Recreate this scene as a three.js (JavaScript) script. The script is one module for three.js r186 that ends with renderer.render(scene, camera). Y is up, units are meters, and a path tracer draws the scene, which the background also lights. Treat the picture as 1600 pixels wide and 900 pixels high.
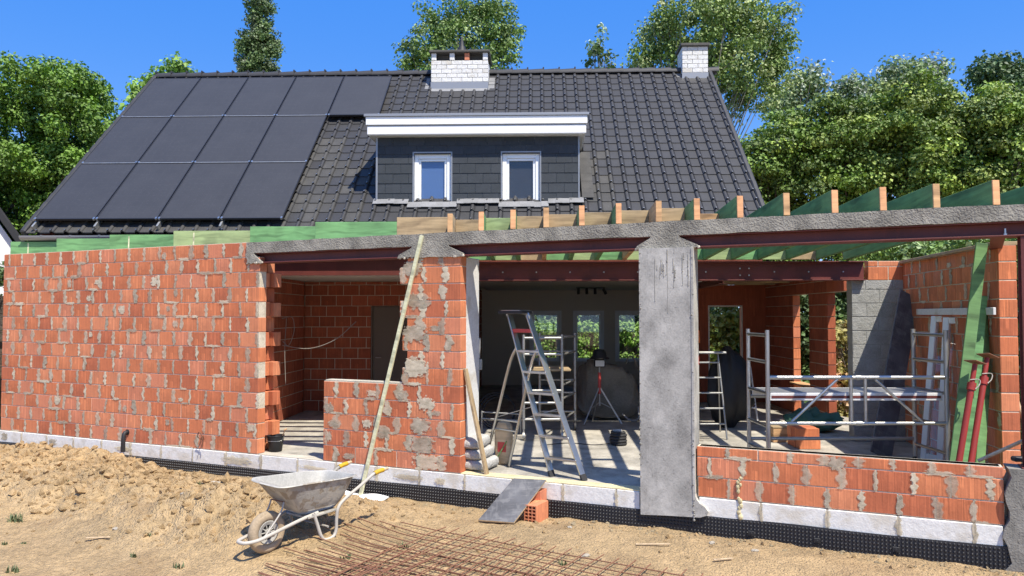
import * as THREE from 'three';
import { mergeGeometries } from 'three/addons/utils/BufferGeometryUtils.js';

// ---------------------------------------------------------------- camera, sky, sun, exposure
const CY = 2.16, FPX = 1200, PITCH = Math.atan(42 / FPX);
const scene = new THREE.Scene();
const camera = new THREE.PerspectiveCamera(2 * Math.atan(450 / FPX) * 180 / Math.PI, 16 / 9, 0.1, 900);
camera.position.set(0, CY, 0); camera.rotation.set(PITCH, 0, 0);
const SUNDIR = new THREE.Vector3(0.335, 1, 0.48).normalize();
const sun = new THREE.DirectionalLight(new THREE.Color(1.0, 0.93, 0.80), 5);
sun.position.set(0, 0, -9).addScaledVector(SUNDIR, 60); sun.target.position.set(0, 0, -9);
sun.castShadow = true; sun.shadow.mapSize.set(4096, 4096); sun.shadow.camera.near = 1; sun.shadow.camera.far = 160;
Object.assign(sun.shadow.camera, { left: -40, right: 40, top: 40, bottom: -40 });
scene.add(sun, sun.target);
const renderer = new THREE.WebGLRenderer({ antialias: true });
renderer.setSize(1024, 576); renderer.shadowMap.enabled = true;
renderer.toneMapping = THREE.LinearToneMapping; renderer.toneMappingExposure = 1.46;
{ // clear deep blue sky: one gradient with height, a little paler toward the sun
  const w = 256, h = 128, d = new Float32Array(w * h * 4);
  for (let j = 0; j < h; j++) for (let i = 0; i < w; i++) {
    const lat = ((j + .5) / h - .5) * Math.PI, lon = ((i + .5) / w - .5) * 2 * Math.PI;
    const y = Math.sin(lat), dir = new THREE.Vector3(Math.cos(lat) * Math.cos(lon), y, Math.cos(lat) * Math.sin(lon));
    const t = Math.pow(1 - Math.max(0, y), 4.2), g = Math.pow(Math.max(0, dir.dot(SUNDIR)), 4) * .3, o = (j * w + i) * 4;
    const hz = Math.pow(1 - Math.max(0, y), 9); d[o] = .036 + .09 * t + .42 * hz + g; d[o + 1] = .185 + .17 * t + .40 * hz + g; d[o + 2] = .63 + .13 * t + .26 * hz + g; d[o + 3] = 1;
  }
  const t = new THREE.DataTexture(d, w, h, THREE.RGBAFormat, THREE.FloatType);
  t.mapping = THREE.EquirectangularReflectionMapping; t.magFilter = t.minFilter = THREE.LinearFilter; t.needsUpdate = true;
  scene.background = t; scene.environment = t;
}
const TH = Math.atan(FPX / 2680), CT = Math.cos(TH), ST = Math.sin(TH), Z0 = 23205 / 2680;   // the front of the extension stands oblique to the house
const HZ = 12.15, HA = 0.0332;                                                                // front line of the house and its small turn
const FLOOR = .33, TOP = 3.127;

// ---------------------------------------------------------------- helpers
let seed = 7;
const rnd = () => { seed |= 0; seed = seed + 0x6D2B79F5 | 0; let t = Math.imul(seed ^ seed >>> 15, 1 | seed); t = t + Math.imul(t ^ t >>> 7, 61 | t) ^ t; return ((t ^ t >>> 14) >>> 0) / 4294967296; };
const rr = (a, b) => a + (b - a) * rnd(), pick = a => a[Math.floor(rnd() * a.length)];
const V = (x, y, z) => new THREE.Vector3(x, y, z);
const W = (X, y, Z) => V(X, y, -Z);
function at(px, py, Z) { // the point at distance Z seen at a place of the photograph
  const a = (px - 800) / FPX, b = (450 - py) / FPX, c = Math.cos(PITCH), s = Math.sin(PITCH), k = Z / (c - b * s);
  return V(a * k, CY + (b * c + s) * k, -Z);
}
function onGround(px, py, y = 0) { const p = at(px, py, 1), k = (CY - y) / (CY - p.y); return V(p.x * k, y, -k); }
const sOf = px => { const u = (px - 800) / FPX; return u * Z0 / (CT + u * ST); };
const fac = (s, y, z) => V(s * CT - z * ST, y, -Z0 + s * ST + z * CT);
const hs = (x, y, z) => V(x * Math.cos(HA) - z * Math.sin(HA), y, -HZ + x * Math.sin(HA) + z * Math.cos(HA));
const used = {};
const numbered = n => { const k = used[n] = (used[n] ?? -1) + 1; return k ? `${n}_${String(k).padStart(3, '0')}` : n; };
function tag(o, label, category, group, kind) { if (label) o.userData.label = label; if (category) o.userData.category = category; if (group) o.userData.group = group; if (kind) o.userData.kind = kind; return o; }
function thing(name, label, category, pos = V(0, 0, 0), turn = 0, group) {
  const o = new THREE.Group(); o.name = numbered(name); o.position.copy(pos); o.rotation.y = turn; scene.add(o); return tag(o, label, category, group, 'thing');
}
function mk(name, geo, mat, parent) {
  const m = new THREE.Mesh(geo, mat); m.name = parent ? name : numbered(name); m.castShadow = m.receiveShadow = true; (parent || scene).add(m); return m;
}
function uvm(g, ox = 0, oy = 0) { // uv in metres from the face a triangle looks along
  if (g.index) g = g.toNonIndexed();
  if (!g.attributes.normal) g.computeVertexNormals();
  const p = g.attributes.position, uv = new Float32Array(p.count * 2), a = V(0, 0, 0), b = V(0, 0, 0), c = V(0, 0, 0);
  for (let i = 0; i < p.count; i += 3) {
    a.fromBufferAttribute(p, i); b.fromBufferAttribute(p, i + 1).sub(a); c.fromBufferAttribute(p, i + 2).sub(a); b.cross(c);
    const x = Math.abs(b.x), y = Math.abs(b.y), z = Math.abs(b.z);
    for (let k = 0; k < 3; k++) {
      const X = p.getX(i + k), Y = p.getY(i + k), Z = p.getZ(i + k);
      const q = y >= x && y >= z ? [X, Z] : x >= z ? [Z, Y] : [X, Y];
      uv[(i + k) * 2] = q[0] + ox; uv[(i + k) * 2 + 1] = q[1] + oy;
    }
  }
  g.setAttribute('uv', new THREE.BufferAttribute(uv, 2)); return g;
}
function cbox(w, h, d, c = .003, ox = 0, oy = 0) { // box with chamfered edges, centred
  const pos = [], X = w / 2, Y = h / 2, Zz = d / 2; c = Math.min(c, w * .4, h * .4, d * .4);
  const tri = (A, B, C) => { // outward order
    const n = V(B[0] - A[0], B[1] - A[1], B[2] - A[2]).cross(V(C[0] - A[0], C[1] - A[1], C[2] - A[2]));
    if (n.x * (A[0] + B[0] + C[0]) + n.y * (A[1] + B[1] + C[1]) + n.z * (A[2] + B[2] + C[2]) < 0) pos.push(...A, ...C, ...B); else pos.push(...A, ...B, ...C);
  };
  const quad = (A, B, C, D) => { tri(A, B, C); tri(A, C, D); };
  for (const s of [-1, 1]) {
    quad([s * X, -Y + c, -Zz + c], [s * X, Y - c, -Zz + c], [s * X, Y - c, Zz - c], [s * X, -Y + c, Zz - c]);
    quad([-X + c, s * Y, -Zz + c], [X - c, s * Y, -Zz + c], [X - c, s * Y, Zz - c], [-X + c, s * Y, Zz - c]);
    quad([-X + c, -Y + c, s * Zz], [X - c, -Y + c, s * Zz], [X - c, Y - c, s * Zz], [-X + c, Y - c, s * Zz]);
    for (const t of [-1, 1]) {
      quad([s * X, t * (Y - c), -Zz + c], [s * X, t * (Y - c), Zz - c], [s * (X - c), t * Y, Zz - c], [s * (X - c), t * Y, -Zz + c]);
      quad([s * X, -Y + c, t * (Zz - c)], [s * X, Y - c, t * (Zz - c)], [s * (X - c), Y - c, t * Zz], [s * (X - c), -Y + c, t * Zz]);
      quad([-X + c, s * Y, t * (Zz - c)], [X - c, s * Y, t * (Zz - c)], [X - c, s * (Y - c), t * Zz], [-X + c, s * (Y - c), t * Zz]);
      for (const r of [-1, 1]) tri([s * X, t * (Y - c), r * (Zz - c)], [s * (X - c), t * Y, r * (Zz - c)], [s * (X - c), t * (Y - c), r * Zz]);
    }
  }
  const g = new THREE.BufferGeometry(); g.setAttribute('position', new THREE.Float32BufferAttribute(pos, 3)); g.computeVertexNormals(); return uvm(g, ox, oy);
}
const bx = (x0, x1, y0, y1, z0, z1, c = .003) => { const g = cbox(Math.abs(x1 - x0), Math.abs(y1 - y0), Math.abs(z1 - z0), c, rnd() * 3, rnd() * 3); g.translate((x0 + x1) / 2, (y0 + y1) / 2, (z0 + z1) / 2); return g; };
function flat(g) { if (g.index) g = g.toNonIndexed(); for (const k of Object.keys(g.attributes)) if (!['position', 'normal', 'uv'].includes(k)) g.deleteAttribute(k); return g; }
const merge = l => l.length === 1 ? l[0] : mergeGeometries(l.map(flat));
function rod(a, b, r0, r1 = r0, seg = 8, open = false) {
  const d = V(0, 0, 0).subVectors(b, a), g = new THREE.CylinderGeometry(r1, r0, d.length(), seg, 1, open);
  g.applyQuaternion(new THREE.Quaternion().setFromUnitVectors(V(0, 1, 0), d.clone().normalize())); g.translate((a.x + b.x) / 2, (a.y + b.y) / 2, (a.z + b.z) / 2); return flat(g);
}
function pipe(pts, r, n = 40, seg = 8, tension = .5, closed = false) { return flat(new THREE.TubeGeometry(new THREE.CatmullRomCurve3(pts, closed, 'catmullrom', tension), n, r, seg, closed)); }
function bar(a, b, w, h, up = V(0, 1, 0)) { // rectangular bar from a to b
  const d = V(0, 0, 0).subVectors(b, a), L = d.length(), g = cbox(w, h, L, Math.min(.003, w * .2, h * .2), rnd() * 3, rnd() * 3), z = d.normalize(), x = V(0, 0, 0).crossVectors(up, z).normalize(), y = V(0, 0, 0).crossVectors(z, x);
  g.applyMatrix4(new THREE.Matrix4().makeBasis(x, y, z)); g.translate((a.x + b.x) / 2, (a.y + b.y) / 2, (a.z + b.z) / 2); return g;
}
function extrude(pts, depth, bevel = 0) { const sh = new THREE.Shape(pts.map(p => new THREE.Vector2(p[0], p[1]))); return uvm(new THREE.ExtrudeGeometry(sh, { depth, bevelEnabled: bevel > 0, bevelSize: bevel, bevelThickness: bevel, bevelSegments: 1 })); }
// periodic noise
const hsh = (x, y, s) => { let h = Math.imul(x, 374761393) + Math.imul(y, 668265263) + Math.imul(s, 1274126177) | 0; h = Math.imul(h ^ h >>> 13, 1274126177); return ((h ^ h >>> 16) >>> 0) / 4294967296; };
function vn(x, y, px, py, s) {
  const xi = Math.floor(x), yi = Math.floor(y), fx = x - xi, fy = y - yi, u = fx * fx * (3 - 2 * fx), v = fy * fy * (3 - 2 * fy), m = (a, n) => ((a % n) + n) % n;
  const a = hsh(m(xi, px), m(yi, py), s), b = hsh(m(xi + 1, px), m(yi, py), s), c = hsh(m(xi, px), m(yi + 1, py), s), d = hsh(m(xi + 1, px), m(yi + 1, py), s);
  return a + (b - a) * u + (c - a) * v + (a - b - c + d) * u * v;
}
function fbm(u, v, fx, fy, oct, s) { let r = 0, a = .5, t = 0; for (let i = 0; i < oct; i++) { r += a * vn(u * fx, v * fy, fx, fy, s + i * 17); t += a; a *= .5; fx *= 2; fy *= 2; } return r / t; }
const clamp = (x, a = 0, b = 1) => Math.min(b, Math.max(a, x)), sstep = (a, b, x) => { const t = clamp((x - a) / (b - a)); return t * t * (3 - 2 * t); };
const lin2s = x => x <= .0031308 ? x * 12.92 : 1.055 * Math.pow(x, 1 / 2.4) - .055;
const mix = (a, b, t) => a.map((x, i) => x + (b[i] - x) * t);
function tex(n, metres, f, colour = true) { // f(u, v) gives linear colour
  const d = new Uint8Array(n * n * 4);
  for (let j = 0; j < n; j++) for (let i = 0; i < n; i++) {
    let c = f((i + .5) / n, (j + .5) / n); if (typeof c === 'number') c = [c, c, c];
    const o = (j * n + i) * 4; for (let k = 0; k < 3; k++) d[o + k] = Math.round(255 * clamp(colour ? lin2s(clamp(c[k])) : c[k])); d[o + 3] = 255;
  }
  const t = new THREE.DataTexture(d, n, n, THREE.RGBAFormat); t.wrapS = t.wrapT = THREE.RepeatWrapping; t.magFilter = THREE.LinearFilter; t.minFilter = THREE.LinearMipmapLinearFilter; t.generateMipmaps = true;
  if (colour) t.colorSpace = THREE.SRGBColorSpace; t.repeat.set(1 / metres, 1 / metres); t.needsUpdate = true; return t;
}
const rgb = (r, g, b) => new THREE.Color().setRGB(r, g, b);
const mat = (c, rough = .8, o = {}) => new THREE.MeshStandardMaterial({ color: rgb(...c), roughness: rough, ...o });
// ---------------------------------------------------------------- materials
const M = {};
{
  const fine = tex(256, .5, (u, v) => fbm(u, v, 32, 32, 3, 5), false);
  // clay brick: vertical drag marks from the die, pale dust and darker fired patches
  const bt = tex(512, .9, (u, v) => {
    const st = fbm(u, v, 90, 3, 2, 11), st2 = sstep(.58, .72, fbm(u, v, 80, 2, 2, 31)), pa = fbm(u, v, 5, 5, 3, 21), du = sstep(.58, .75, fbm(u, v, 14, 10, 4, 41));
    const q2 = vn(u * 3.1, v * 4.7, 64, 64, 51), k = .58 + .3 * pa + .22 * (st - .5); return mix([k, k * .97, k * .95], [1, 1, .96], clamp(.8 * st2 * sstep(.4, .55, q2) + .22 * du));
  });
  const bb = tex(512, .9, (u, v) => .5 * fbm(u, v, 90, 3, 2, 11) + .35 * fbm(u, v, 60, 2, 2, 31) + .25 * fbm(u, v, 40, 40, 3, 7), false);
  const tones = [[.81, .28, .125], [.77, .25, .108], [.84, .315, .155], [.72, .225, .098], [.80, .295, .16], [.64, .19, .088]];
  M.bricks = tones.map(c => mat(c, .88, { map: bt, bumpMap: bb, bumpScale: .004 }));
  M.brickShade = [[.50, .135, .065], [.45, .12, .058], [.54, .15, .073]].map(c => mat(c, .9, { map: bt, bumpMap: bb, bumpScale: .003 }));  // brick tones darkened: the shade of the rooms is put into the colour
  const mt = tex(512, 1, (u, v) => { const a = fbm(u, v, 6, 6, 5, 3), g = fbm(u, v, 90, 90, 2, 8), k = .62 + .5 * a + .3 * (g - .5); return [k, k, k * (.96 + .06 * a)]; });
  const mb = tex(512, 1, (u, v) => .6 * fbm(u, v, 30, 30, 4, 3) + .4 * fbm(u, v, 110, 110, 2, 8), false);
  M.mortar = mat([.66, .58, .46], .95, { map: mt, bumpMap: mb, bumpScale: .005 });
  // smeared mortar: sixteen ragged shapes in one sheet of print, alpha is where the matter is
  const cell = (u, v) => { const cx = Math.floor(u * 8), cy = Math.floor(v * 4), fu = (u * 8 - cx - .5) * 2, fv = (v * 4 - cy - .5) * 2, s = 600 + cx * 31 + cy * 7; return [cx, cy, fu, fv, s]; };
  const sa = tex(1024, 1, (u, v) => {
    const [cx, cy, x, y, s] = cell(u, v), n1 = vn(y * 2.2 + 9, 1, 64, 64, s) - .5, n2 = vn(y * 3.1 + 9, 4, 64, 64, s + 3), f = fbm(x * .05 + .5, y * .05 + .5, 90, 90, 4, s + 5) - .5, st = fbm(x * .05 + .5, y * .05 + .5, 260, 60, 2, s + 9);
    let a; if (cy < 3) { const w = (.10 + .22 * n2 + .22 * hsh(cx, cy, 5)) * (1 - .45 * y * y), e = Math.abs(x - .22 * n1) - w + .34 * f; a = sstep(.16, -.12, e) * sstep(1, .8, Math.abs(y) + .3 * f) * (.72 + .5 * st); }
    else { const r = Math.pow(Math.pow(Math.abs(x), 2.6) + Math.pow(Math.abs(y), 2.6), 1 / 2.6); a = sstep(.92, .66, r + 1.0 * f + .25 * (n2 - .5)) * (.72 + .5 * st); }
    return (.55 + .4 * hsh(cx, cy, 91)) * sstep(.12, .95, a);
  }, false); sa.wrapS = sa.wrapT = THREE.ClampToEdgeWrapping;
  const sc = tex(1024, 1, (u, v) => { const [cx, cy, x, y, s] = cell(u, v), b = hsh(cx, cy, 77), g = fbm(u, v, 200, 200, 3, 602), l = fbm(u, v, 40, 24, 3, 603), k = .66 + .3 * (b - .5) + .5 * (l - .5) + .35 * (g - .5); return [k, k * (.985 + .02 * b), k * (.93 + .07 * l)]; });
  const smo = { map: sc, alphaMap: sa, transparent: true, bumpMap: sa, bumpScale: .003 };
  M.smear = mat([.80, .70, .53], .95, smo);
  M.bed = mat([.55, .50, .41], .95, { map: mt, bumpMap: mb, bumpScale: .004 });
  const bl = tex(512, 1.7, (u, v) => { const a = fbm(u, v, 4, 5, 4, 61), s = sstep(.55, .75, fbm(u, v, 7, 9, 4, 62)), g = fbm(u, v, 100, 100, 2, 63); return mix([.86 + .2 * (g - .5), .86 + .2 * (g - .5), .86 + .2 * (g - .5)], [.62, .56, .46], .55 * s + .3 * (a - .4)); });
  M.aac = mat([.86, .845, .80], .93, { map: bl, bumpMap: mb, bumpScale: .003 });
  const co = tex(1024, 2.6, (u, v) => { const a = fbm(u, v, 4, 3, 5, 71), b = fbm(u, v, 18, 14, 4, 72), c = sstep(.52, .7, fbm(u, v, 6, 5, 5, 73)), g = fbm(u, v, 200, 200, 2, 74), p = sstep(.76, .82, fbm(u, v, 120, 120, 2, 75)); const d2 = sstep(.5, .64, fbm(u, v, 12, 9, 5, 76)), k = .48 + .28 * a + .5 * (b - .5) + .22 * (g - .5) + .12 * c + .12 * d2 - .12 * p; return [k, k * .995, k * .975]; });
  const cb = tex(1024, 2.6, (u, v) => .5 * fbm(u, v, 26, 20, 4, 72) + .5 * fbm(u, v, 220, 220, 2, 74) - .25 * sstep(.78, .84, fbm(u, v, 120, 120, 2, 75)), false);
  M.conc = mat([.60, .58, .535], .85, { map: co, bumpMap: cb, bumpScale: .002 });
  M.drip = mat([.40, .385, .345], .9, { map: co });
  M.concDark = mat([.34, .325, .29], .92, { map: co, bumpMap: cb, bumpScale: .006 });
  M.band = mat([.42, .395, .335], .95, { map: co, bumpMap: cb, bumpScale: .012 });
  M.floor = mat([.52, .485, .42], .88, { map: co, bumpMap: cb, bumpScale: .004 });
  M.greyBlock = mat([.36, .36, .345], .95, { map: mt, bumpMap: mb, bumpScale: .01 });
  const st = tex(512, 1.3, (u, v) => { const a = fbm(u, v, 6, 6, 5, 81), r = sstep(.62, .8, fbm(u, v, 20, 20, 4, 82)); return mix([.7 + .5 * (a - .3), .7 + .5 * (a - .3), .7 + .5 * (a - .3)], [1, .75, .6], .4 * r); });
  M.primer = mat([.17, .038, .03], .55, { map: tex(512, 1.5, (u, v) => { const a = fbm(u, v, 5, 5, 5, 83), d = sstep(.56, .7, fbm(u, v, 12, 12, 5, 84)), sc = sstep(.66, .72, fbm(u, v, 70, 8, 3, 85)), k = .6 + .55 * (a - .3); return mix([k, k, k], [1, .95, .9], clamp(.35 * d + .3 * sc)); }), bumpMap: fine, bumpScale: .001 });
  M.propRed = mat([.36, .035, .025], .5, { map: st });
  const wood = (s, f = 46) => tex(512, .8, (u, v) => { const w = .06 * fbm(u, v, 3, 3, 3, s), g = fbm(u, v + w, 4, f, 3, s + 1), k = sstep(.6, .8, fbm(u, v + w * 2, 2, 14, 2, s + 2)), q = fbm(u, v, 5, 5, 4, s + 3); const x = .62 + .38 * g - .22 * k + .4 * (q - .5); return [x, x * (.97 + .03 * q), x * .96]; });
  const wa = wood(91), wc = wood(191, 30), wb = tex(256, .8, (u, v) => fbm(u, v, 4, 40, 3, 92), false);
  M.pine = mat([.66, .40, .20], .8, { map: wa, bumpMap: wb, bumpScale: .001 });
  M.pineGrey = mat([.50, .37, .215], .88, { map: wc, bumpMap: wb, bumpScale: .0015 });
  M.green = mat([.19, .42, .17], .82, { map: wc, bumpMap: wb, bumpScale: .001 });
  M.greenPale = mat([.36, .47, .22], .82, { map: wa, bumpMap: wb, bumpScale: .001 });
  M.greenDark = mat([.165, .33, .125], .8, { map: wa, bumpMap: wb, bumpScale: .001 });
  M.cut = mat([.80, .42, .21], .8, { map: wa });
  M.batten = mat([.78, .78, .52], .8, { map: wa });
  M.stick = mat([.62, .47, .30], .8, { map: wa });
  const dk = tex(512, .9, (u, v) => { const a = fbm(u, v, 5, 5, 5, 101), sc = sstep(.62, .7, fbm(u, v, 6, 70, 3, 102)) * .7 + sstep(.64, .74, fbm(u, v, 60, 9, 3, 103)) * .6, d = sstep(.5, .72, fbm(u, v, 10, 10, 4, 104)); return mix([.5, .5, .52].map(x => x * (.5 + a)), [1, .98, .95], clamp(.45 * d + .4 * sc)); });
  M.formply = mat([.21, .21, .215], .55, { map: dk, bumpMap: fine, bumpScale: .001 });
  M.plyEdge = mat([.62, .47, .29], .85, { map: wa });
  // roof
  const tl = tex(512, 1.1, (u, v) => { const a = fbm(u, v, 7, 7, 4, 111), g = fbm(u, v, 90, 90, 2, 112), l = sstep(.66, .8, fbm(u, v, 26, 26, 3, 113)); return mix([.7 + .5 * (a - .4) + .3 * (g - .5)].concat([0, 0]).map((x, i, q) => q[0]), [1, .98, .9], .35 * l); });
  M.tiles = [[.039, .039, .042], [.037, .037, .040], [.042, .0415, .044], [.039, .038, .040]].map(c => mat(c, .62, { map: tl, bumpMap: fine, bumpScale: .001 }));
  M.tileOld = [[.072, .069, .064], [.06, .058, .055]].map(c => mat(c, .75, { map: tl, bumpMap: fine, bumpScale: .001 }));
  M.deck = mat([.03, .03, .03], .9);
  const pv = tex(512, 1.0, (u, v) => { const l = Math.abs(((u * 64) % 1) - .5) * 2, c = Math.abs(((v * 6) % 1) - .5) * 2, a = fbm(u, v, 4, 4, 4, 121), d = sstep(.64, .8, fbm(u, v, 40, 40, 3, 122)); const k = .6 + .35 * sstep(.72, .95, l) + .16 * sstep(.93, .985, c) + .14 * sstep(.93, .985, Math.abs(((u * 6) % 1) - .5) * 2) + .2 * (a - .5) + .3 * d; return [k, k, k * 1.03]; });
  M.pv = new THREE.MeshPhysicalMaterial({ color: rgb(.036, .0355, .037), roughness: .65, map: pv, clearcoat: .22, clearcoatRoughness: .12 });
  M.pvFrame = mat([.05, .05, .055], .4, { metalness: .6 });
  M.alu = mat([.62, .62, .60], .36, { metalness: 1, map: tl }); M.alu.map = tex(256, .6, (u, v) => { const a = fbm(u, v, 8, 8, 4, 131), d = sstep(.55, .72, fbm(u, v, 14, 20, 4, 132)); return mix([.9, .9, .9].map(x => x * (.75 + .4 * a)), [.75, .72, .66], .4 * d); });
  M.aluDull = mat([.50, .50, .48], .5, { metalness: .85, map: M.alu.map });
  M.galv = mat([.58, .555, .50], .7, { metalness: .2, map: tex(512, .9, (u, v) => { const a = fbm(u, v, 5, 5, 5, 133), d = sstep(.5, .62, fbm(u, v, 9, 9, 5, 134)), e = sstep(.58, .66, fbm(u, v, 16, 16, 4, 135)); return mix(mix([.62, .62, .62].map(x => x * (.6 + .8 * a)), [.95, .93, .88], .6 * d), [.45, .36, .26], .6 * e); }), bumpMap: fine, bumpScale: .002 });
  M.zinc = mat([.30, .31, .33], .5, { metalness: .5 });
  M.lead = mat([.24, .24, .245], .7, { map: mt });
  const sl = tex(256, .8, (u, v) => { const k = .75 + .4 * fbm(u, v, 8, 8, 4, 141) + .2 * (fbm(u, v, 60, 60, 2, 142) - .5); return [k, k, k]; });
  M.slates = [[.036, .043, .052], [.033, .040, .048], [.039, .046, .055]].map(c => mat(c, .78, { map: sl, bumpMap: fine, bumpScale: .001 }));
  M.white = mat([.80, .80, .79], .5);
  M.whiteDirty = mat([.78, .78, .77], .6, { map: bl });
  M.pvc = mat([.82, .82, .81], .3);
  M.glass = new THREE.MeshPhysicalMaterial({ color: rgb(1, 1, 1), roughness: .02, transmission: 1, thickness: 0, ior: 1.5 });
  M.blind = mat([.075, .15, .33], .7);
  M.brickWhite = [[.80, .79, .76], [.76, .75, .71], [.82, .81, .79]].map(c => mat(c, .85, { map: bl, bumpMap: mb, bumpScale: .008 }));
  M.paintMortar = mat([.55, .54, .51], .9, { map: mt });
  M.soot = mat([.10, .095, .085], .95, { map: mt });
  M.tubeDirty = mat([.52, .485, .43], .75, { map: bl });
  M.cableGrey = mat([.28, .26, .23], .7);
  M.black = mat([.018, .018, .02], .6);
  M.rubber = mat([.025, .025, .027], .75);
  M.membrane = mat([.022, .022, .025], .42);
  M.yellow = mat([.62, .37, .02], .6, { map: mt });
  M.rimGrey = mat([.44, .425, .39], .6, { map: mt });
  M.tyre = mat([.40, .31, .21], .95, { map: mt });
  M.rust = mat([.26, .12, .07], .85, { map: st, bumpMap: fine, bumpScale: .001 });
  M.sack = mat([.46, .45, .43], .9, { map: mt, bumpMap: mb, bumpScale: .012 });
  M.bigbag = mat([.24, .215, .17], .95, { map: mt, bumpMap: mb, bumpScale: .012 });
  M.paint = mat([.70, .68, .62], .9);
  M.ceil = mat([.58, .56, .52], .9);
  M.plasterInside = mat([.68, .63, .52], .9);
  M.redPad = mat([.55, .07, .06], .6);
  M.orange = mat([.75, .16, .03], .5);
  M.foam = mat([.66, .57, .34], .9, { map: mt, bumpMap: mb, bumpScale: .01 });
  M.bark = mat([.14, .11, .085], .95, { map: mt, bumpMap: mb, bumpScale: .02 });
  M.barkPale = mat([.26, .24, .20], .95, { map: mt, bumpMap: mb, bumpScale: .015 });
  M.doorDark = mat([.16, .13, .10], .6);
  // soil
  M.soil = mat([.53, .37, .19], .97, { map: tex(1024, 4.2, (u, v) => {
    const a = fbm(u, v, 4, 4, 5, 151), b = fbm(u, v, 22, 22, 4, 152), g = fbm(u, v, 150, 150, 3, 153), gr = sstep(.5, .68, fbm(u, v, 5, 5, 5, 154)), wt = sstep(.62, .72, fbm(u, v, 60, 60, 3, 155)), dkk = sstep(.6, .75, fbm(u, v, 9, 9, 4, 156));
    const k = .56 + .3 * a + .34 * (b - .5) + .42 * (g - .5); let c = [k, k, k]; c = mix(c, [.66, .69, .74].map(x => x * (.75 + .4 * b)), .3 * gr); c = mix(c, [1, 1, 1.05], .3 * wt); return mix(c, [.42, .38, .36], .35 * dkk);
  }), bumpMap: tex(1024, 1.6, (u, v) => .5 * fbm(u, v, 20, 20, 5, 157) + .5 * fbm(u, v, 130, 130, 2, 158), false), bumpScale: .045 });
  M.clod = mat([.54, .375, .19], .97, { map: mt, bumpMap: mb, bumpScale: .01 });
  M.stone = mat([.52, .46, .37], .9, { map: mt, bumpMap: mb, bumpScale: .006 });
  M.gravel = mat([.46, .44, .40], .9, { map: mt });
  M.lawn = mat([.09, .14, .035], .95);
}
const joistMat = { g: M.greenDark, p: M.pineGrey, o: M.pine };
// ---------------------------------------------------------------- ground
function gh(X, Z) { // height of the soil
  const n = fbm(X / 40 + 5, Z / 40 + 5, 40, 40, 4, 201) - .5, f = fbm(X / 20 + 5, Z / 20 + 5, 90, 90, 3, 202) - .5, ff = fbm(X / 20 + 5, Z / 20 + 5, 300, 300, 2, 203) - .5;
  const zf = Z0 - X * ST / CT, d = zf - Z;                                   // distance in front of the extension
  let h = .05 * n + .02 * f;
  // heap of loose clay along the left of the wall
  const mA = Math.exp(-(((X + 5.2) / 3.4) ** 2)) * sstep(-.25 + .5 * sstep(-5.6, -4.2, X), .5 + .4 * sstep(-5.6, -4.2, X), d) * sstep(3.6, 1.4, d), mB = Math.exp(-(((X + 2.75) / .95) ** 2 + ((Z - 8.0) / .75) ** 2));
  const m = .22 * mA + .2 * mB; h += m * (1 + .9 * n) + sstep(.03, .15, m) * (.12 * f + .085 * ff);
  h -= .022 * Math.exp(-(((X * .35 + Z - 5.9 - .25 * Math.sin(X * .8)) / .1) ** 2)) * (.6 + n); h += .035 * sstep(.9, .1, d) * (f + .6) * (d > -.2 ? 1 : 0) + .012 * ff;
  h -= .05 * sstep(6.4, 3, Z);
  if (X > -3) h += -.05 * sstep(.8, 0, d);
  if (d < -.25) h = Math.min(h, 0.02);
  if (X > 6.4 || Z > 21 || X < -9.5) h = .05 * n;
  return h;
}
{
  const xs = [-320, -160, -80, -45, -28, -20, -15, -12, -10], zs = [-60, -25, -8, 0, 2.5, 4, 5];
  for (let x = -9.5; x <= 6.6; x += .04) xs.push(x); xs.push(7, 8, 10, 13, 18, 26, 40, 80, 160, 320);
  for (let z = 5.5; z <= 12.6; z += .036) zs.push(z); zs.push(13, 14, 16, 18, 20, 23, 27, 33, 42, 60, 100, 200, 420);
  const nx = xs.length, nz = zs.length, p = new Float32Array(nx * nz * 3), uv = new Float32Array(nx * nz * 2), idx = [];
  for (let j = 0; j < nz; j++) for (let i = 0; i < nx; i++) {
    const o = j * nx + i; p[o * 3] = xs[i]; p[o * 3 + 1] = gh(xs[i], zs[j]); p[o * 3 + 2] = -zs[j]; uv[o * 2] = xs[i]; uv[o * 2 + 1] = zs[j];
    if (i < nx - 1 && j < nz - 1) idx.push(o, o + 1, o + nx, o + 1, o + nx + 1, o + nx);
  }
  const g = new THREE.BufferGeometry(); g.setAttribute('position', new THREE.BufferAttribute(p, 3)); g.setAttribute('uv', new THREE.BufferAttribute(uv, 2)); g.setIndex(idx); g.computeVertexNormals();
  tag(mk('ground', g, M.soil), 'bare sandy yellow building soil with clods in front of the walls', 'soil', null, 'structure');
  const lw = new THREE.PlaneGeometry(90, 45); lw.rotateX(-Math.PI / 2); lw.translate(0, .12, -44.5);
  tag(mk('lawn', lw, M.lawn), 'green garden lawn seen through the rear windows', 'lawn', null, 'structure');
}
{ // concrete floor slab of extension and house
  const p = [fac(sOf(3), 0, -.02), fac(4.9, 0, -.02), V(6.3, 0, -12.3), hs(5.4, 0, -4.2), hs(4.1, 0, -4.3), hs(4.1, 0, -8), hs(-7.9, 0, -8)];
  const sh = new THREE.Shape(p.map(q => new THREE.Vector2(q.x, -q.z))); const g = new THREE.ExtrudeGeometry(sh, { depth: .2, bevelEnabled: false }); g.rotateX(-Math.PI / 2); g.scale(1, 1, 1); g.translate(0, FLOOR - .2 - .003, 0);
  // the shape lies in x, Z ; rotateX(-90deg) maps Z to -z
  tag(mk('floor', uvm(g), M.floor), 'pale dusty concrete floor slab inside the open extension', 'floor', null, 'structure');
}

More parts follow.
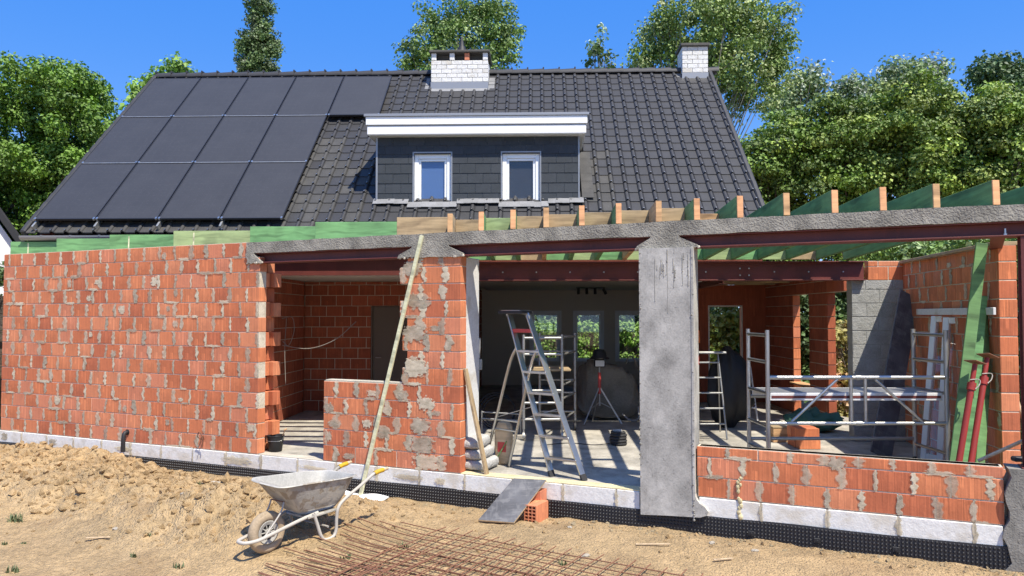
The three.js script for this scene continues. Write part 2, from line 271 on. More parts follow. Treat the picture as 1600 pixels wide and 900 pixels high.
// ---------------------------------------------------------------- brick walls
const JH = .012, CH = .2;
const brickGeo = {};
const fullBrick = (t, len, h) => { const k = t + '_' + len + '_' + h; if (!brickGeo[k]) brickGeo[k] = [0, 1, 2, 3, 4, 5].map(i => cbox(len, h, t, .0025, i * .31, i * .17)); return pick(brickGeo[k]); };
function blob(cx, cy, z, hw, hh, patch = 0) { // a smear of mortar, a few mm proud of the face
  const g = new THREE.PlaneGeometry(hw * 2, hh * 2).toNonIndexed(), uv = g.attributes.uv, c = Math.floor(rnd() * 8), r = patch ? 3 : Math.floor(rnd() * 3), fx = rnd() < .5, fy = rnd() < .5;
  for (let i = 0; i < uv.count; i++) { const a = fx ? 1 - uv.getX(i) : uv.getX(i), b = fy ? 1 - uv.getY(i) : uv.getY(i); uv.setXY(i, (c + .02 + .96 * a) / 8, (r + .02 + .96 * b) / 4); }
  g.rotateZ(rr(-.05, .05)); g.translate(cx, cy, z + rr(.0015, .0055)); return g;
}
function brickWall(g, o) {
  const { y0, rows, segs, t = .14, mats = M.bricks, len = .288, bh = CH - JH, ch = CH, smear = 0, z = 0, off = 0, topCut = 9, name = 'brick', mortar = M.mortar, smearW = 1 } = o;
  const body = [], sm = []; let count = 0;
  for (let r = 0; r < rows; r++) for (const [a, b] of segs(r)) {
    const y = y0 + r * ch, h = Math.min(bh, topCut - y - JH / 2); if (h < .02) continue;
    body.push(bx(a + .004, b - .004, y - (r ? 0 : .0), y + h + JH, z - t + .006, z - .0052, .001));
    let x = a - ((r % 2) * .5 * (len + JH) + off) % (len + JH) ; x += rr(-.012, .012);
    if (x > a) x -= len + JH;
    while (x < b - .02) {
      const l = len + rr(-.004, .004), x0 = Math.max(a, x), x1 = Math.min(b, x + l); x += l + JH;
      if (x1 - x0 < .03) continue;
      const full = x1 - x0 > len - .02 && h > bh - .001, w = x1 - x0;
      const m = mk(name, full ? fullBrick(t, len, bh) : cbox(w, h, t, .004, rnd(), rnd()), pick(mats), g);
      m.position.set((x0 + x1) / 2, y + JH / 2 + h / 2, z - t / 2 + rr(-.0015, .0015)); m.rotation.z = rr(-.004, .004); m.rotation.y = rr(-.003, .003); count++;
      if (full) m.scale.set(w / len, 1, 1);
      if (smear && x1 < b - .01) {
        if (rnd() < smear) sm.push(blob(x1 + JH / 2 + rr(-.012, .012), y + JH / 2 + h / 2 + rr(-.006, .006), z + .002, rr(.06, .115) * smearW, h * rr(.5, .57)));
        if (rnd() < smear * (o.patch ?? .06)) sm.push(blob(Math.max(a + .09, x1 - rr(.03, .22)), y + h * rr(.25, .75), z + .002, rr(.04, .1), rr(.03, .075), 1));
      }
      if (smear && rnd() < smear * .14) sm.push(blob(clamp((x0 + x1) / 2 + rr(-.1, .1), a + .17, Math.max(a + .17, b - .17)), y + .006, z + .002, rr(.06, .16), rr(.014, .03), 1));
    }
  }
  mk('mortar', merge(body), mortar, g);
  if (sm.length) mk('mortar_smears', merge(sm), M.smear, g).userData.kind = 'stuff';
  return count;
}
const facThing = (name, label, cat, s, group) => thing(name, label, cat, fac(s, 0, 0), -TH, group);
const sL = sOf(5), sLe = sOf(405), sM0 = sOf(507), sP0 = sOf(633), sP1 = sOf(720), sC0 = sOf(1001), sC1 = sOf(1085), sR0 = sOf(1087), sR1 = sOf(1562), sEnd = sOf(1640);
{ // long left wall
  const g = facThing('brick_wall', 'long blind orange brick wall under the stepped green boards', 'brick wall', sL), n = sLe - sL, cap = sOf(386) - sL;
  brickWall(g, { y0: FLOOR, rows: 14, segs: r => r === 13 ? [[0, cap]] : [[0, n]], smear: .97 });
  // inner leaf at the end of the wall, toothed every other course
  const list = [], ib = [];
  for (let r = 0; r < 13; r++) {
    const y = FLOOR + r * CH, e = n - (r % 2 ? .012 : .13);
    const m = mk('brick', cbox(.288, .186, .14, .004, rnd(), rnd()), pick(M.bricks), g); m.position.set(e - .144, y + .1, -.37 + rr(-.004, .004)); m.rotation.y = rr(-.02, .02);
    const q = mk('brick', cbox(.25, .186, .14, .004, rnd(), rnd()), pick(M.bricks), g); q.position.set(n - .2 - (r % 2 ? .0 : .05), y + .1, -.215);
    ib.push(bx(n - 1.3, n - .32, y, y + .2, -.438, -.15, .001));
  }
  mk('inner_leaf', merge(ib), M.brickShade[0], g);
  // foundation cable ducts low in the wall
  const d = facThing('pipe_stub', 'dark wet pipe stub hanging low out of the brick wall', 'pipe', sOf(203));
  mk('pipe', merge([pipe([V(0, .47, -.02), V(0, .46, .05), V(.005, .36, .075), V(0, .2, .07)], .03, 16, 8)]), M.black, d); mk('collar', rod(V(0, .47, -.01), V(0, .47, .012), .04, .04, 12), M.black, d);
  const c = facThing('cable_loop', 'thin rusty cable loop sticking out low in the brick wall', 'cable', sOf(320));
  mk('cable', merge([pipe([V(0, .45, -.02), V(-.02, .5, .07), V(.04, .58, .1), V(.08, .48, .08), V(.05, .36, .06)], .006, 24, 6), pipe([V(.01, .44, -.02), V(.05, .52, .06), V(.02, .4, .08)], .006, 16, 6)]), M.rust, c);
}
{ // low wall with the pier that carries the beam
  const g = facThing('brick_wall', 'low orange brick wall rising into a full height pier beside the doorway', 'brick wall', sM0), n = sP1 - sM0, p = sP0 - sM0;
  brickWall(g, { y0: FLOOR, rows: 13, segs: r => r < 5 ? [[0, n]] : [[p + (r % 2 ? -.035 : .03) + (r === 9 || r === 11 ? -.04 : 0), n]], smear: .97, smearW: 1.35, topCut: 2.845, off: .1, patch: .25 });
  // thin levelling course on top of the low part
  mk('mortar_bed', bx(.02, p - .05, FLOOR + 1.0, FLOOR + 1.018, -.13, -.01, .004), M.bed, g);
  const big = []; for (const [x, y, w, h] of [[p + .17, 2.32, .16, .085], [p + .13, 1.93, .15, .085], [p + .16, 1.53, .14, .09], [p + .3, 1.12, .1, .08], [p + .25, .62, .15, .09], [p + .1, 2.72, .12, .07], [p + .3, .42, .16, .09], [p - .3, .75, .1, .07], [p + .22, .85, .13, .08]]) big.push(blob(x, y, .0035, w * 1.25, h * 1.25, 1));
  mk('mortar_patches', merge(big), M.smear, g).userData.kind = 'stuff';
  const w = facThing('plaster_pier', 'white plastered block pier behind the brick pier at the doorway', 'pier', sP1);
  mk('pier_block', bx(-.62, -.012, FLOOR, 2.84, -.5, -.165, .006), M.whiteDirty, w);
}
{ // window parapet on the right
  const g = facThing('brick_wall', 'low orange brick parapet between the concrete column and the concrete corner', 'brick wall', sR0), n = sR1 - sR0;
  brickWall(g, { y0: FLOOR, rows: 3, segs: r => [[0, n]], smear: .97, topCut: FLOOR + .5, smearW: 1.15 });
  mk('top_bed', bx(.02, n - .02, FLOOR + .497, FLOOR + .506, -.128, -.012, .003), M.bed, g);
  const f = facThing('foam_drip', 'yellowish expanding foam dripping down the parapet bricks', 'foam', sOf(1152)), l = [];
  for (let i = 0; i < 16; i++) { const s = new THREE.IcosahedronGeometry(rr(.012, .026), 1); s.scale(1, 1.3, .7); s.translate(rr(-.016, .016), .17 + i * .022 + (i > 8 ? .05 : 0), .012); l.push(uvm(s)); }
  mk('foam_bead', merge(l), M.foam, f);
  // concrete corner at the far right
  const c = facThing('concrete_corner', 'dark grey rendered concrete corner block at the right end of the parapet', 'concrete', sR1);
  const sh = []; const N = 14; for (let i = 0; i <= N; i++) sh.push([.01 + .035 * (rnd() - .3) - .03 * Math.sin(i * 1.3), -.2 + i / N * 1.03]); sh.push([1.1, .83], [1.1, -.2]);
  const gg = extrude(sh.reverse(), .28); gg.translate(0, 0, -.24); mk('concrete_body', gg, M.concDark, c);
}
{ // aerated concrete plinth blocks
  const spans = [[sL - .05, sC0 - .006], [sR0 + .02, sR1 + .0]];
  for (const [a, b] of spans) {
    const g = facThing('plinth', a < 0 ? 'white aerated block plinth under the left wall, pier and doorway' : 'white aerated block plinth under the right brick parapet', 'plinth', a);
    let x = a; const js = [], bs = [];
    while (x < b - .02) { const l = Math.min(.598, b - x), m = mk('block', bx(0, l - .014, .142, .324, -.16, .012 + rr(-.003, .004), .005), M.aac, g); m.position.x = x - a; if (x > a) js.push(bx(x - a - .016, x - a + .003, .14, .322, -.15, .004, .001), null), bs.push(blob(x - a - .006, .235, .0155, rr(.04, .075), rr(.085, .1))); if (rnd() < .4) bs.push(blob(x - a + l * rr(.2, .8), .23, .0155, rr(.06, .28), rr(.02, .08), 1)); x += l + .002; }
    for (const j of js) if (j) mk('joint', j, M.mortar, g); mk('mortar_smears', merge(bs), M.smear, g).userData.kind = 'stuff';
    if (a < 0) { // mortar bed that levels the door threshold
      mk('threshold_bed', bx(sP1 - a + .0, sC0 - a - .01, .324, .338, -.17, .006, .004), M.foam, g);
      mk('threshold_bed', bx(sLe - a + .01, sM0 - a - .01, .324, .336, -.17, .006, .004), M.bed, g);
    }
  }
  // studded drainage membrane below
  const m = facThing('drainage_membrane', 'black studded drainage membrane along the foot of the facade', 'membrane', sL - .1), len = sEnd - sL + .4;
  const wav = x => .02 + .008 * Math.sin(x * 2.1) + .006 * Math.sin(x * 5.7), topY = x => .146 + .006 * Math.sin(x * 3.3) + .006 * Math.sin(x * 1.1);
  const nn = 240, pos = [], idx = [];
  for (let i = 0; i <= nn; i++) { const x = len * i / nn; for (const [y, z] of [[topY(x), wav(x) - .012], [topY(x), wav(x)], [-.22, wav(x) + .02]]) pos.push(x, y, z); if (i < nn) for (let k = 0; k < 2; k++) { const o = i * 3 + k; idx.push(o, o + 1, o + 3, o + 1, o + 4, o + 3); } }
  const sg = new THREE.BufferGeometry(); sg.setAttribute('position', new THREE.Float32BufferAttribute(pos, 3)); sg.setIndex(idx); sg.computeVertexNormals(); mk('sheet', sg, M.membrane, m);
  const dg = new THREE.CylinderGeometry(.006, .0125, .011, 7); dg.rotateX(Math.PI / 2); const st = .034, cols = Math.floor(len / st), rowsN = 8, im = new THREE.InstancedMesh(dg, M.membrane, cols * rowsN); const q = new THREE.Matrix4(); let k = 0;
  for (let i = 0; i < cols; i++) for (let j = 0; j < rowsN; j++) { const x = i * st + .01, y = .128 - j * st; q.makeTranslation(x, y, wav(x) + .006 + .02 * (topY(x) - y) / .37); im.setMatrixAt(k++, q); }
  im.name = 'studs'; im.userData.kind = 'stuff'; im.castShadow = im.receiveShadow = true; m.add(im);
  for (const px of [1272, 1393, 1171]) { const c = mk('fixing_clip', merge([cbox(.06, .05, .012, .004), rod(V(0, 0, .004), V(0, 0, .014), .012, .009, 8)]), M.black, m); c.position.set(sOf(px) - sL + .1, .03, .042); }
}
// ---------------------------------------------------------------- concrete column, ring beam, steel
{
  const g = facThing('concrete_column', 'broad smooth grey concrete column with drip streaks between doorway and parapet', 'column', sC0), n = sC1 - sC0;
  const sh = [[0, .10], [0, 2.85], [n, 2.85], [n, .36], [n + .015, .31], [n + .05, .27], [n + .1, .24], [n + .13, .2], [n + .115, .16], [n + .05, .135], [n * .5, .12], [.0, .10]].map(p => [p[0] + (p[0] === 0 ? rr(-.003, .003) : 0), p[1]]);
  const b = extrude(sh.reverse(), .26); b.translate(0, 0, -.2); mk('shaft', b, M.conc, g);
  mk('arris', bx(n - .022, n + .004, .3, 2.84, .06, .066, .002), M.conc, g);
  const dr = []; for (let i = 0; i < 24; i++) { const x = rr(.15, n - .04), y = rr(2.62, 2.84), l = (i < 2 ? rr(.4, .7) : rr(.04, .2)), w = rr(.003, .007); dr.push(pipe([V(x, y, .06), V(x + rr(-.003, .003), y - l * .5, .0605), V(x + rr(-.004, .004), y - l, .06)], w * .6, 8, 5)); const s = new THREE.SphereGeometry(w * 1.1, 6, 5); s.translate(x, y - l, .061); dr.push(flat(s)); }
  const cr = []; for (let i = 0; i < 150; i++) { const side = rnd() < .6 ? n - .012 : .006, s = new THREE.IcosahedronGeometry(rr(.004, .013), 0); s.translate(side + rr(-.008, .008), rr(.1, 2.84), .058 + rr(-.006, .004)); cr.push(uvm(s)); } mk('edge_crumbs', merge(cr), M.concDark, g).userData.kind = 'stuff';
  mk('drip_streaks', merge(dr), M.drip, g).userData.kind = 'stuff';
  // ring beam: cast concrete on steel joists
  const rb = facThing('concrete_ring_beam', 'rough grey concrete ring beam running above the openings', 'concrete beam', sOf(386));
  const o = sOf(386), L = sEnd + .5 - o;
  { // front edge slightly uneven
    const N = 120, pos = [], idx = []; const prof = (x, i) => { const e = (fbm(x / 12 + .3, .37, 60, 1, 4, 300 + i) - .5) * .016; return e; };
    const P = [[2.98, -.2], [2.98, .018], [3.125, .022], [3.125, -.2]];
    for (let i = 0; i <= N; i++) { const x = L * i / N; P.forEach(([y, z], k) => pos.push(x, y + prof(x, k), z + (z > 0 ? prof(x, k + 5) : 0))); if (i < N) for (let k = 0; k < 4; k++) { const a = i * 4 + k, b2 = i * 4 + (k + 1) % 4; idx.push(a, a + 4, b2, b2, a + 4, b2 + 4); } }
    idx.push(0, 1, 2, 0, 2, 3); const t = N * 4; idx.push(t, t + 2, t + 1, t, t + 3, t + 2);
    let bg = new THREE.BufferGeometry(); bg.setAttribute('position', new THREE.Float32BufferAttribute(pos, 3)); bg.setIndex(idx); bg = bg.toNonIndexed(); bg.computeVertexNormals(); mk('beam_body', uvm(bg), M.band, rb);
  }
  const flare = (a0, a1, b0, b1, y0 = 2.848) => { // mortar packed round the steel over a support, wider at its foot
    const top = [], N = 10, pts = []; for (let i = 0; i <= N; i++) pts.push([a0 + (a1 - a0) * i / N, y0 + rr(-.014, .008)]); pts.push([a1 - .01, y0 + .03], [b1 + .02, 2.96], [b1, 2.995], [b0, 2.995], [b0 - .02, 2.96], [a0 + .02, y0 + .035]);
    const e = extrude(pts.map(p => [p[0] - o, p[1]]), .05); e.translate(0, 0, -.025); mk('mortar_packing', e, M.band, rb); };
  flare(sOf(622), sOf(725), sOf(646), sOf(700)); flare(sOf(994), sOf(1092), sOf(1020), sOf(1060)); flare(sOf(386), sOf(408), sOf(386), sOf(396));
  const wt = []; for (const [a, b] of [[622, 660], [700, 727], [994, 1010], [1075, 1094], [398, 410]]) for (let i = 0; i < 7; i++) { const s = new THREE.IcosahedronGeometry(rr(.008, .018), 0); s.translate(sOf(rr(a, b)) - o, 2.847 + rr(-.008, .006), .01 + rr(-.01, .01)); wt.push(uvm(s)); }
  mk('mortar_crumbs', merge(wt), M.bed, rb).userData.kind = 'stuff';
  const sb = facThing('steel_beam', 'oxide red steel beam under the concrete ring beam along the facade', 'steel beam', o);
  mk('web', bx(.02, L, 2.865, 2.978, -.105, -.092, .001), M.primer, sb); mk('bottom_flange', bx(0, L, 2.847, 2.861, -.19, .004, .003), M.primer, sb); mk('top_flange', bx(0, L, 2.966, 2.979, -.185, -.004, .002), M.primer, sb);
  const bt = mk('bolt', merge([rod(V(0, 2.86, 0), V(0, 2.92, 0), .009, .009, 8), rod(V(0, 2.862, 0), V(0, 2.875, 0), .018, .018, 6)]), M.alu, sb); bt.position.set(sOf(1574) - o, 0, -.03);
  // steel post and short beam at the open right end
  const sp = facThing('steel_post', 'oxide red steel post at the right picture edge beside the hedge', 'steel post', sOf(1597)); mk('post_flange', merge([bx(.0, .14, .84, 2.846, -.02, -.004, .002), bx(.0, .14, .84, 2.846, -.16, -.144, .002), bx(.062, .074, .84, 2.846, -.144, -.02, .001)]), M.primer, sp); mk('base_plate', bx(-.03, .17, .83, .842, -.19, .02, .002), M.primer, sp);
}
// ---------------------------------------------------------------- extension: side walls and rear steel
const RA = V(5.20, 0, -8.2), RB = V(5.72, 0, -11.36), rdir = V(0, 0, 0).subVectors(RA, RB), RL = rdir.length(), rTurn = Math.atan2(-rdir.z, rdir.x);
{
  const g = thing('brick_wall', 'orange brick side wall on the right whose sunlit end forms a narrow post', 'brick wall', RB, rTurn);
  brickWall(g, { y0: FLOOR, rows: 13, segs: r => [[0, RL]], t: .18, smear: .5, topCut: 2.9 });
  const p = thing('wall_plate', 'pale grey timber plate lying along the top of the brick side wall', 'timber plate', RB, rTurn); mk('plate', bx(0, RL, 2.905, 2.945, -.2, .05, .004), M.pineGrey, p);
  const s = thing('steel_bracket', 'short oxide red steel beam from the facade beam onto the sunlit brick post', 'steel beam', V(0, 0, 0));
  const a = fac(sOf(1568), 2.78, -.2), b = V(5.27, 2.78, -8.35); a.y = b.y = 2.925;
  mk('web', bar(a, b, .01, .09), M.primer, s); const a2 = a.clone(), b2 = b.clone(); a2.y = b2.y = 2.876; mk('bottom_flange', bar(a2, b2, .12, .012), M.primer, s);
  // grey block wall at the back
  const q = thing('block_wall', 'grey concrete block wall end beside the rear steel beam', 'block wall', hs(4.98, 0, .80), -HA);
  brickWall(q, { y0: FLOOR, rows: 12, segs: r => [[0, .74]], t: .19, len: .388, mats: [M.greyBlock], name: 'block', mortar: M.greyBlock, topCut: 2.66 });
  const bq = thing('brick_course', 'short orange brick course above the grey block wall', 'brick course', hs(5.22, 0, .80), -HA); brickWall(bq, { y0: 2.665, rows: 2, segs: r => [[0, .5]], t: .14, topCut: 2.94 });
}
{ // rear steel beam on the house line
  const x0 = -.66, x1 = 5.16, g = thing('steel_beam', 'long dark red bolted steel beam at the back carrying the house front', 'steel beam', hs(x0, 0, .84), -HA), L = x1 - x0;
  mk('web', bx(0, L, 2.675, 2.925, -.06, -.045, .001), M.primer, g); mk('bottom_flange', bx(0, L, 2.66, 2.676, -.16, .055, .002), M.primer, g); mk('top_flange', bx(0, L, 2.924, 2.94, -.16, .055, .002), M.primer, g);
  for (let x = .55; x < L - .2; x += .497) for (const [dx, dy] of x > 3.6 && x < 4.1 ? [[0, .05], [.13, .05], [0, -.05], [.13, -.05]] : [[0, 0]]) { const b = mk('bolt', rod(V(0, 0, -.045), V(0, 0, -.032), .013, .011, 6), M.alu, g); b.position.set(x + dx, 2.79 + dy, 0); }
  const d = thing('steel_beam', 'oxide red steel beam running back along the ceiling from the prop', 'steel beam', hs(3.35, 0, 0), -HA); mk('web', bx(-.006, .006, 2.66, 2.77, -4.1, -.14, .001), M.primer, d); mk('bottom_flange', bx(-.07, .07, 2.645, 2.66, -4.1, -.14, .002), M.primer, d);
}
// roof joists over the open part, running back to the house
const jPx = [702, 751, 801, 853, 909, 967, 1030, 1090, 1158, 1231, 1307, 1383, 1467, 1561, 1660], jKind = 'pggoggogggggggg';
const jd = V(Math.sin(HA), 0, -Math.cos(HA)), jFront = [];
jPx.forEach((px, i) => {
  const p = fac(sOf(px), TOP, -.01), q = hs(0, 0, .08), nrm = V(Math.sin(-HA), 0, Math.cos(HA));   // run to the house line
  const hn = V(-Math.sin(HA), 0, Math.cos(HA)); const L = V(0, 0, 0).subVectors(p, hs(0, 0, .82)).dot(hn), drop = .17, w = .062, h = .222;
  const al = -Math.atan2(drop, L), Lr = Math.hypot(L, drop), g = thing('roof_joist', '', 'joist', p.clone().add(V(0, .004, 0)), 0, 'roof joists laid from the facade to the house');
  g.rotation.order = 'YXZ'; g.rotation.set(al, -HA, 0); jFront.push(p);
  mk('timber', bx(-w / 2, w / 2, 0, h, -Lr, -.012, .003), joistMat[jKind[i]], g); mk('sawn_end', bx(-w / 2 + .001, w / 2 - .001, .001, h - .001, -.011, .004, .002), i % 3 ? M.cut : M.pine, g);
  const ord = ['first', 'second', 'third', 'fourth', 'fifth', 'sixth', 'seventh', 'eighth', 'ninth', 'tenth', 'eleventh', 'twelfth', 'thirteenth', 'fourteenth', 'fifteenth'][i];
  g.userData.label = `${ord} roof joist with raw sawn end counting along the ring beam from the brick pier`;
});
{ // noggings between the joists, set back from their ends
  const kinds = [M.pineGrey, M.greenPale, M.pineGrey, M.pineGrey, M.pineGrey, M.pineGrey, M.pineGrey, M.pine, M.greenDark];
  const ord = ['first', 'second', 'third', 'fourth', 'fifth', 'sixth', 'seventh', 'eighth'];
  for (let i = 0; i < 8; i++) {
    const back = i === 7 ? .62 : .36, a = jFront[i].clone().addScaledVector(jd, back), b = jFront[i + 1].clone(); const hx = V(Math.cos(HA), 0, Math.sin(HA));
    const wdt = V(0, 0, 0).subVectors(b, jFront[i]).dot(hx) - .064, m = thing('nogging', `${ord[i]} short weathered board wedged between joist ends counting from the brick pier`, 'nogging', a.clone().addScaledVector(hx, .033), -HA, 'noggings between the joist ends');
    const lo = i === 7 ? -.03 : -.012; mk('board', bx(0, wdt, lo, lo + .205 - (i === 7 ? .03 : 0), -.02, .02, .002), kinds[i], m); m.position.y = TOP + .0;
  }
  // joists of the left part lie across: their ends step along the wall
  const px = [10, 82, 165, 265, 385, 487, 615], nm = ['lowest and farthest stepped green board at the left end of the brick wall', 'second stepped green board from the left end of the brick wall', 'third stepped green board from the left end of the brick wall', 'fourth stepped green board, with a pale patch, from the left end of the brick wall', 'fifth stepped green board, where the concrete ring beam starts', 'bright green stepped board next to the brown board', 'brown weathered board on the ring beam next to the first joist'];
  px.forEach((x, i) => {
    const p = fac(sOf(x) + .02, TOP + .006, -.03), X1 = jFront[0].x - .033, hx = V(Math.cos(HA), 0, Math.sin(HA)), L = (X1 - p.x) / Math.cos(HA) - .01 - (i < 6 ? .002 : 0), h = [.20, .205, .215, .215, .21, .218, .215][i];
    const o = thing('green_board', nm[i], 'board', p, -HA, i < 6 ? 'green boards stepping along the left wall' : null); mk('board', bx(0, L, 0, h, -.05, 0, .003), [M.green, M.green, M.green, M.greenPale, M.green, M.green, M.pineGrey][i], o);
    if (i < 4 && i !== 1) { const t = mk('chalk_mark', bx(.28, .30, .01, h - .02, .0, .0015, .0005), M.batten, o); t.rotation.z = -.02; }
  });
}
{ // short boards closing the gaps between the joist ends at the house
  for (let i = 0; i < 13; i++) { const hx = V(Math.cos(HA), 0, Math.sin(HA)), a = jFront[i].clone(), hn = V(-Math.sin(HA), 0, Math.cos(HA)), L = V(0, 0, 0).subVectors(a, hs(0, 0, .82)).dot(hn) - .09, w = V(0, 0, 0).subVectors(jFront[i + 1], a).dot(hx) - .066, p = a.addScaledVector(jd, L).addScaledVector(hx, .033);
    p.y = 2.962; const o = thing('end_nogging', `${['first', 'second', 'third', 'fourth', 'fifth', 'sixth', 'seventh', 'eighth', 'ninth', 'tenth', 'eleventh', 'twelfth', 'thirteenth'][i]} board closing the joist gap above the rear beam, counting from the pier side`, 'nogging', p, -HA, 'boards closing the joist gaps at the house'); mk('board', bx(0, w, 0, .2, -.02, .02, .002), [M.green, M.greenPale, M.pineGrey, M.green, M.greenPale][i % 5], o); }
}
// ---------------------------------------------------------------- the house
const XL = -7.82, XR = 4.04, EZ = .1, EY = 3.47, RZ = -4.10, RY = 7.32, SA = Math.atan2(RY - EY, EZ - RZ), SLEN = Math.hypot(RY - EY, EZ - RZ);
const house = thing('house', 'white trimmed dormer house with a steep dark tiled roof behind the extension', 'house', hs(0, 0, 0), -HA);
{
  const wl = []; // walls round the ground floor, ceilings
  wl.push(bx(XL + .1, -3.95, FLOOR - .3, EY - .12, -.3, -.02), bx(-3.95, XR - .1, 2.945, EY - .12, -.28, -.03), bx(-3.95, -.78, 2.81, 2.944, -.28, -.06));
  mk('steel_lintel', bx(-3.93, -.72, 2.79, 3.12, -.028, -.008, .002), M.primer, house);
  wl.push(bx(XL + .1, XL + .4, FLOOR - .3, EY, -7.9, -.31), bx(XR - .42, XR - .12, FLOOR - .3, EY, -7.9, -4.3), bx(XR - .42, XR - .12, 2.96, EY, -4.29, -.31));
  for (const w of wl) mk('wall', w, M.brickShade[1], house);
  const gable = x => { const e = extrude([[-8.2, EY - .02], [-.05, EY - .02], [RZ, RY - .25]].map(p => [-p[0], p[1]]), .25); e.rotateY(Math.PI / 2); e.translate(x, 0, 0); return e; };
  for (const x of [XL + .12, XR - .4]) mk('gable', gable(x), M.brickShade[1], house);
  // room ceilings, plus an unseen slab added behind the rear beam to stop sun
  for (const c of [bx(-.9, XR - .13, 2.80, 2.944, -7.9, -.31), bx(XL + .41, -1.18, 2.80, 2.944, -7.9, -.31), bx(-.66, 5.16, 2.80, 2.92, -.02, .74)]) mk('ceiling', c, M.ceil, house);
  // rear wall with three glazed doors and its frames
  const zb = -7.9, yA = FLOOR, op = []; const pxs = [[830, 874], [898, 940], [963, 1003]], c = px => ((px - 800) / FPX * 20.05 - .26);
  let x = -.9; const rw = [], tops = 2.22; const list = pxs.map(([a, b]) => [c(a), c(b)]);
  for (const [a, b] of list) { rw.push(bx(x, a, yA, 2.80, zb - .3, zb, .002), bx(a, b, tops, 2.80, zb - .3, zb, .002), bx(a, b, yA, .95, zb - .3, zb, .002)); x = b; }
  rw.push(bx(x, XR - .13, yA, 2.80, zb - .3, zb, .002), bx(XL + .4, -.9, FLOOR - .3, 2.8, zb - .3, zb, .002), bx(XL + .4, XR - .13, 2.8, EY, zb - .3, zb, .002)); mk('rear_wall', merge(rw), M.plasterInside, house);
  for (const [a, b] of list) {
    const f = mk('window', merge([bx(a, a + .07, .95, tops, zb - .14, zb - .08), bx(b - .07, b, .95, tops, zb - .14, zb - .08), bx(a + .07, b - .07, tops - .07, tops, zb - .14, zb - .08), bx(a + .07, b - .07, .95, 1.03, zb - .14, zb - .08), bx(a - .05, b + .05, tops + .002, tops + .05, zb + .002, zb + .02), bx(a - .05, a - .002, .95, tops + .001, zb + .002, zb + .02), bx(b + .002, b + .05, .95, tops + .001, zb + .002, zb + .02)]), M.pvc, house);
    mk('pane', bx(a + .07, b - .07, 1.03, tops - .07, zb - .115, zb - .109, .001), M.glass, f);
  }
}
